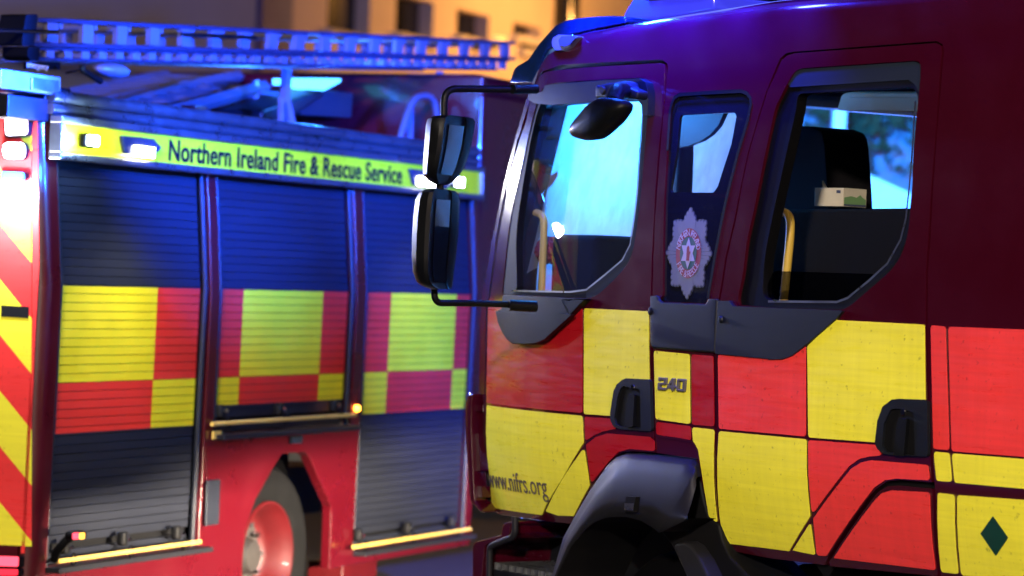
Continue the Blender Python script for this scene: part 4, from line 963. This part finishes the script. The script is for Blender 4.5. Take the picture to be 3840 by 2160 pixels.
# far engine cab
zc = FF.un((1860, 330), .0)[1]
cabF = sheet('cab_side', [(XE + .05, .85), (XE + 3.0, .85), (XE + 2.6, 2.75), (XE + .05, 2.75)], [[(XE + .55, 1.75), (XE + 1.5, 1.75), (XE + 1.5, 2.5), (XE + .55, 2.5)]], .06, .04, 'paint_far', FE, bevel=.02)
sheet('cab_window', [(XE + .55, 1.75), (XE + 1.5, 1.75), (XE + 1.5, 2.5), (XE + .55, 2.5)], (), .08, .01, 'tint_glass', FE)
box('cab_rear_wall', (XE + .10, 1.15, 1.9), (.06, 2.15, 1.9), 'paint_far', FE, .02)
box('cab_roof', (XE + 1.4, 1.15, 2.80), (2.6, 2.1, .12), 'paint_far', FE, .05)
# cab roof grab rail on short legs
g0 = T(1, 0, (1470, 752), (1932, 872), (2300, 960)); gp = [FF.p3(p, .35) for p in g0]
hr = tube('roof_grab_rail', gp, .02, 'ladder_metal', FE, 10)
for a, b in (T(1, 0, (1695, 815), (1770, 965)), T(1, 0, (2120, 920), (2180, 1060))): tube('rail_leg', fil([FF.p3(a, .35), FF.p3(((a[0] * .4 + b[0] * .6), (a[1] * .6 + b[1] * .4)), .35), FF.p3(b, .35)], .1), .017, 'ladder_metal', hr, 8)

# ------------------------------------------------------------------ ladders on the far engine
LD = thing('extension_ladder', FF, 'long trussed metal extension ladder lying along the roof of the far engine', 'ladder', 'ladders')
def chord(name, a, b, h, w, mat, parent, y):
    (xa, za), (xb, zb_) = FF.un(a, y), FF.un(b, y); v = []
    for x, z in ((xa, za), (xb, zb_)):
        for dy in (-w / 2, w / 2):
            for dz in (-h / 2, h / 2): v.append((x, y + dy, z + dz))
    o = mk(name, v, [(0, 1, 3, 2), (4, 6, 7, 5), (0, 4, 5, 1), (2, 3, 7, 6), (0, 2, 6, 4), (1, 5, 7, 3)], mat, parent); bev(o, .004)
    return (xa, za), (xb, zb_)
def at_x(c, x): (xa, za), (xb, zb_) = c; return za + (zb_ - za) * (x - xa) / (xb - xa)
def truss(a, b, c, d, y, step, w, seed, parent, hc=.022, ph=0):
    t_ = chord('chord', a, b, hc, .03, 'ladder_chord', parent, y); b_ = chord('chord', c, d, hc, .03, 'ladder_chord', parent, y)
    x = t_[0][0] + .12 + ph
    while x < t_[1][0] - .03:
        zt, zb_ = at_x(t_, x), at_x(b_, x)
        box('post', (x, y, (zt + zb_) / 2), (w, .024, zt - zb_ - hc), 'ladder_metal', parent)
        x += step
    return t_, b_
YL = .28
tl, bl = truss((132, 74), (1925, 162), (118, 166), (1925, 220), YL, .28, .085, 0, LD, .019)
t2_, b2_ = truss((122, 182), (1900, 229), (130, 221), (1860, 262), YL + .02, .14, .062, 1, LD, .013, .0)
off = Vector((0, .5, 0))
for k in range(17):
    x = tl[0][0] + .2 + .28 * k
    zz = at_x(tl, x) * .5 + at_x(bl, x) * .5
    tube('rung', [(x, YL, zz + .03), (x, YL + .52, zz + .03)], .014, 'ladder_metal', LD, 8)
    zz = at_x(t2_, x) * .5 + at_x(b2_, x) * .5
    tube('rung', [(x + .06, YL + .02, zz), (x + .06, YL + .48, zz)], .013, 'ladder_metal', LD, 8)
def far_side_(t_, y, h, name='chord'):
    v = []
    for (x, z) in t_:
        for dy in (-.015, .015):
            for dz in (-.011, .011): v.append((x, y + dy, z + dz))
    mk(name, v, [(0, 1, 3, 2), (4, 6, 7, 5), (0, 4, 5, 1), (2, 3, 7, 6), (0, 2, 6, 4), (1, 5, 7, 3)], 'ladder_metal', LD)
for c_, y in ((tl, YL + .52), (bl, YL + .52), (b2_, YL + .48)): far_side_(c_, y, .02)
k = 0; x = tl[0][0] + .25
while x < tl[1][0]:
    box('post', (x, YL + .52, (at_x(tl, x) + at_x(bl, x)) / 2), (.07, .024, at_x(tl, x) - at_x(bl, x) - .02), 'ladder_metal', LD); x += .28
# rubber feet at the rear end, hauling pole, clamp handle
for pts in (q(0, 0, 640, (248, 165), (370, 160), (386, 200), (335, 515), (200, 518), (215, 360)), q(0, 0, 640, (270, 530), (410, 540), (385, 690), (300, 680), (262, 640))):
    o = sheet('ladder_foot', rnd(FF.uns(pts, YL - .04), .012), (), YL - .06, .12, 'rubber', LD); bev(o, .008)
pp = q(0, 0, 640, (-200, 340), (650, 365)); tube('pole', [FF.p3(pp[0], YL - .08), FF.p3(pp[1], YL - .05)], .009, 'chrome', LD, 8)
pp = T(0, 0, (1370, 258), (1932, 285)); tube('pole', [FF.p3(pp[0], YL - .05), FF.p3(pp[1], YL - .05)], .009, 'plastic', LD, 8)
pp = q(0, 0, 640, (930, 740), (940, 800), (1140, 920)); hm = tube('clamp_handle', [FF.p3(p, .1) for p in pp], .014, 'plastic', LD, 8)
pp = q(0, 0, 640, (750, 830), (930, 790)); tube('clamp_rod', [FF.p3(p, .1) for p in pp], .006, 'chrome', hm, 8)
V = []; x, z = FF.un(q(0, 0, 640, (1270, 800))[0], .2)
bm = bmesh.new(); bmesh.ops.create_uvsphere(bm, u_segments=20, v_segments=12, radius=1)
for v in bm.verts: v.co = Vector((x + v.co.x * .115 * (1 if v.co.x > 0 else 1.2), .2 + v.co.y * .06, z + v.co.z * .032))
me = bpy.data.meshes.new('pulley_cover'); bm.to_mesh(me); bm.free(); me.materials.append(MAT['ladder_metal']); me.polygons.foreach_set('use_smooth', [True] * len(me.polygons)); link(bpy.data.objects.new('pulley_cover', me), LD)
# name plate hung below the ladder end
pt = q(0, 0, 640, (290, 700), (685, 705), (685, 790), (290, 785)); pl = sheet('tag_plate', rnd(FF.uns(pt, YL - .05), .008), (), YL - .05, .012, 'rubber', LD)
c0, c1 = FF.un(q(0, 0, 640, (310, 760))[0], YL - .055), FF.un(q(0, 0, 640, (550, 760))[0], YL - .055)
lettering('letter', 'emergency', c0[0], c1[0], c0[1], .026, lambda x, z: YL - .052, 'white_paint', pl, rise=.0)
# gantry that carries the ladder
GN = FE
def gpost(pts, y, r=.02, name='gantry_post', mat='ladder_metal'): return tube(name, [FF.p3(p, y) for p in pts], r, mat, FE, 6)
P3 = lambda *p: q(800, 180, 640, *p)
gpost(P3((830, 240), (810, 560), (905, 990)), .45, .03); gpost(P3((765, 560), (760, 920)), .4, .017)
gpost(P3((480, 370), (470, 560), (440, 910)), .9, .02); gpost(P3((510, 560), (515, 930)), .9, .022); gpost(P3((470, 560), (380, 930)), .9, .016)
gpost(P3((530, 505), (720, 520)), .8, .012, 'gantry_rung')
hoop = [FF.p3(p, .3) for p in T(1, 0, (1065, 1120), (1150, 830), (1200, 735), (1290, 715), (1350, 760), (1385, 1100))]
tube('gantry_hoop', fil(hoop, .08), .017, 'ladder_metal', FE, 8); gpost(T(1, 0, (1165, 760), (1160, 1080)), .35, .02); gpost(T(1, 0, (1385, 540), (1375, 800)), .4, .022)
box('gantry_shelf', FF.p3(T(1, 0, (1560, 622))[0], .4), (.8, .3, .03), 'ladder_metal', FE, .004)
# two shorter ladders strapped on the roof behind, sloping up to the front
def short_ladder(a, b, y, w, n, label):
    t = thing('roof_ladder', FF, label, 'ladder', 'ladders')
    A, B = FF.p3(a, y), FF.p3(b, y); d = (B - A).normalized(); up = Vector((0, 1, 0))
    for s in (0, 1):
        o = [A + up * w * s, B + up * w * s]
        V, Fc = tubemesh(o, .035, 4); mk('rail', V, Fc, 'ladder_metal', t)
    for i in range(n):
        c = A.lerp(B, (i + .5) / n); tube('rung', [c, c + up * w], .018, 'ladder_metal', t, 8)
    return t
short_ladder(q(200, 240, 640, (200, 520))[0], q(200, 240, 640, (2100, 140))[0], 1.5, .45, 12, 'narrow roof ladder sloping up behind the name board')
short_ladder(q(200, 240, 640, (1000, 640))[0], q(200, 240, 640, (2400, 260))[0], .9, .4, 9, 'short ladder with orange marks lying under the long ladder')
pr = q(200, 240, 640, (1590, 530), (1340, 600)); 
for p in pr: box('orange_band', FF.p3(p, .85), (.12, .08, .05), 'red_glow' if False else 'rim_red', FE, .004)
# lockers and light bar on the roof ahead of the gantry
rb = sheet('roof_box', FF.uns(P3((900, 560), (1080, 470), (1590, 500), (1570, 790), (1000, 760)), .75), (), .75, .4, 'shutter', FE, bevel=.01)
hose = sheet('roof_cover', FF.uns(P3((560, 860), (560, 700), (1240, 490), (1300, 520), (900, 800), (800, 870)), .65), (), .65, .3, 'plastic_grey', FE, bevel=.02)
lbf = sheet('light_bar', FF.uns(P3((1060, 440), (1200, 390), (1230, 345), (1470, 350), (1440, 390), (1260, 485), (1100, 470)), .8), (), .8, .1, 'blue_lens_hot', FE, bevel=.01)
sheet('light_bar_module', FF.uns(P3((865, 350), (1130, 345), (1050, 420), (1050, 460), (980, 440), (970, 400), (870, 420)), .8), (), .8, .1, 'blue_lens_hot', lbf)
lamp('beacon_or_fill', 'POINT', tuple(FF.p3(P3((1250, 300))[0], .5)), 25, (.03, .2, 1), FE, .06)

# ------------------------------------------------------------------ buildings, walls and lamps behind
YW = 15.0
def wallpt(p): return FF.un(p, YW)
BD = thing('building', FF, 'orange lit rendered building with dark windows behind the ladder', 'building')
wins = [T(1, 0, (540, -200), (862, -160), (862, 262), (540, 250)), T(1, 0, (1058, -60), (1338, 30), (1338, 285), (1050, 275)), T(1, 0, (1512, 72), (1758, 115), (1758, 300), (1512, 295)), T(2, 0, (8, 168), (216, 215), (216, 290), (6, 290)),
        T(1, 0, (640, 600), (850, 610), (850, 730), (640, 730)), T(1, 0, (1040, 612), (1180, 620), (1180, 735), (1040, 735)), T(1, 0, (1460, 630), (1735, 640), (1735, 745), (1460, 745)), T(2, 0, (60, 320), (330, 330), (330, 400), (60, 400))]
W2 = []
for w in wins:
    P = [wallpt(p) for p in w]; xa = (P[0][0] + P[3][0]) / 2; xb = (P[1][0] + P[2][0]) / 2; za = (P[2][1] + P[3][1]) / 2; zb_ = (P[0][1] + P[1][1]) / 2; W2.append((xa, xb, za, zb_))
xw0, xw1 = wallpt((620, 60))[0], wallpt((2700, 60))[0]
hol = [[(a, c), (b, c), (b, d), (a, d)] for a, b, c, d in W2]
sheet('wall', [(xw0, 0), (xw1, 0), (xw1, 14), (xw0, 14)], hol, YW, .4, 'plaster', BD)
for a, b, c, d in W2:
    f = box('window', ((a + b) / 2, YW + .3, (c + d) / 2), (b - a, .05, d - c), 'window_dark', BD); box('sill', ((a + b) / 2, YW - .06, c - .06), (b - a + .3, .2, .12), 'plaster_pale', f)
zf0, zf1 = wallpt((1300, 300))[1], wallpt((1300, 262))[1]
box('band_course', ((xw0 + xw1) / 2, YW - .12, (zf0 + zf1) / 2), (xw1 - xw0, .24, zf1 - zf0), 'fascia_white', BD)
x, z = wallpt((2093, 60)); tube('downpipe', [(x, YW - .15, 0), (x, YW - .15, 14)], .28, 'window_dark', BD, 8)
x, z = wallpt((985, 100)); box('pilaster', (x, YW - .1, 7), (1.0, .3, 14), 'stone_grey', BD)
GB = thing('gable_house', FF, 'purple grey rendered gable wall at upper left behind the ladder', 'building')
xg = FF.un((960, 60), YW - 3)[0]; xg0 = FF.un((-600, 60), YW - 3)[0]
sheet('wall', [(xg0, 0), (xg, 0), (xg, 13), (xg0, 13)], (), YW - 3, .5, 'plaster', GB)
zl0 = FF.un((600, 400), YW - 3)[1]
sheet('lower_wall', [(xg0, 0), (xg + .2, 0), (xg + .2, FF.un((700, 300), YW - 3.1)[1]), (xg0, FF.un((700, 300), YW - 3.1)[1])], (), YW - 3.1, .05, 'plaster_pale', GB)
for i in range(6):
    zz = FF.un((600, 300), YW - 3.2)[1] - .42 * i; box('board', ((xg0 + xg) / 2, YW - 3.16, zz), (xg - xg0, .08, .12), 'stone_grey', GB)
def street_lamp(loc, h, reach, lens, label, power, col, spot=None):
    t = thing('street_lamp', None, label, 'street lamp', loc=loc)
    tube('post', [(0, 0, 0), (0, 0, h * .5), (0, 0, h)], [.08, .065, .05], 'street_post', t, 10)
    d = Vector(reach); tube('arm', fil([(0, 0, h - .3), (0, 0, h), (d.x, d.y, h + .1)], .4), .035, 'street_post', t, 8)
    box('head', (d.x, d.y, h + .1), (.6, .3, .12), 'street_post', t, .05); box('lens', (d.x, d.y, h + .02), (.45, .22, .05), lens, t, .02)
    lamp('street_light', 'POINT', (d.x, d.y, h - .1), power, col, t, .3); return t
lp_ = FF.M @ Vector((FF.un((1900, 150), YW)[0], YW - 5, 0))
street_lamp(lp_, 7.2, (0, 0, 0), 'sodium_lens', 'orange street lamp beside the rendered building', 4200, (1, .42, .1))
lp2 = EYE + 30 * ray(1788, 147)
l2 = thing('wall_lamp', FF, 'glowing round lamp seen over the far end of the ladder', 'lamp'); xw, zw = wallpt((1792, 147))
lathe('lamp_disc', [(.0005, -.1), (.17, -.08), (.2, 0), (.17, .05)], 'sodium_lens', l2, (xw, YW - .4, zw), 24); 
for v in l2.children[0].data.vertices: v.co.z = zw + (v.co.z - zw) * .22
box('bracket', (xw, YW - .15, zw - .1), (.2, .5, .1), 'street_post', l2)
# street lamps behind the camera light the whole scene
street_lamp((-2.6, -3.2, 0), 5.6, (.6, 0, 0), 'key_lens', 'street lamp standing behind the camera', 9300, (1, .86, .7))
street_lamp((5.2, -1.5, 0), 6.0, (-.6, 0, 0), 'key_lens', 'second street lamp farther right behind the camera', 1800, (1, .72, .45))
# beyond the windscreen: white post, sloping wall and hedge
def wpt(px, d): return EYE + d * ray(*px)
D2 = 21.0
pa, pb = wpt(L_((870, 0))[0], D2), wpt(L_((1015, 0))[0], D2)
PO = thing('gate_post', None, 'white gate post seen through the crew window', 'post', loc=(pa.x, D2, 0)); box('shaft', ((pb.x - pa.x) / 2, .08, 1.7), (pb.x - pa.x, .16, 3.4), 'white_paint', PO, .02)
a, b = wpt(L_((990, 575))[0], D2 + .3), wpt(L_((2000, 1030))[0], D2 + .3)
RW = thing('ramp_wall', None, 'white sloping garden wall beside the gate post', 'wall', loc=(a.x, D2 + .3, 0))
mk('wall_face', [(0, 0, 0), (b.x - a.x, 0, 0), (b.x - a.x, 0, b.z), (0, 0, a.z), (0, .2, 0), (b.x - a.x, .2, 0), (b.x - a.x, .2, b.z), (0, .2, a.z)], [(0, 1, 2, 3), (4, 7, 6, 5), (3, 2, 6, 7), (0, 3, 7, 4), (1, 5, 6, 2)], 'white_paint', RW)
BW = box('boundary_wall', (wpt((2830, 800), 24).x + 6, 24.2, 2.2), (12.0, .3, 4.4), 'stone_grey', None); BW['label'] = 'grey boundary wall behind the gate post'; BW['category'] = 'wall'
HB = thing('bush', None, 'leafy bush hanging in front of the boundary wall', 'bush', loc=(wpt((3270, 400), 23).x, 23.2, 0))
tube('stem', [(0, 0, 0), (.1, .1, 1.5), (0, 0, 3)], [.06, .05, .02], 'bark', HB, 8)
V = []; Fc = []
for i in range(900):
    c = Vector((random.gauss(0, .5), random.gauss(0, .25), 3.25 + random.gauss(0, .22))); u = Vector((random.uniform(-1, 1), random.uniform(-1, 1), random.uniform(-1, 1))).normalized(); v = u.orthogonal().normalized(); s = len(V)
    V += [c - u * .06, c + v * .03, c + u * .06, c - v * .03]; Fc.append((s, s + 1, s + 2, s + 3))
mk('foliage', V, Fc, 'leaf', HB)
lamp('beacon_ahead', 'SPOT', (-1.7, 1.7, ztop + .2), 24000, (.012, .26, 1), NE, .06, 16, .5, tuple(NF.I @ wpt(L_((1100, 500))[0], D2)))
# low wall and kerb seen in the gap under the bumper
k0 = wpt((1850, 1960), 26)
LW = box('low_wall', (k0.x + 1, 26.2, .5), (10, .3, 1.0), 'stone_grey', None); LW['label'] = 'low grey wall seen between the two engines'; LW['category'] = 'wall'
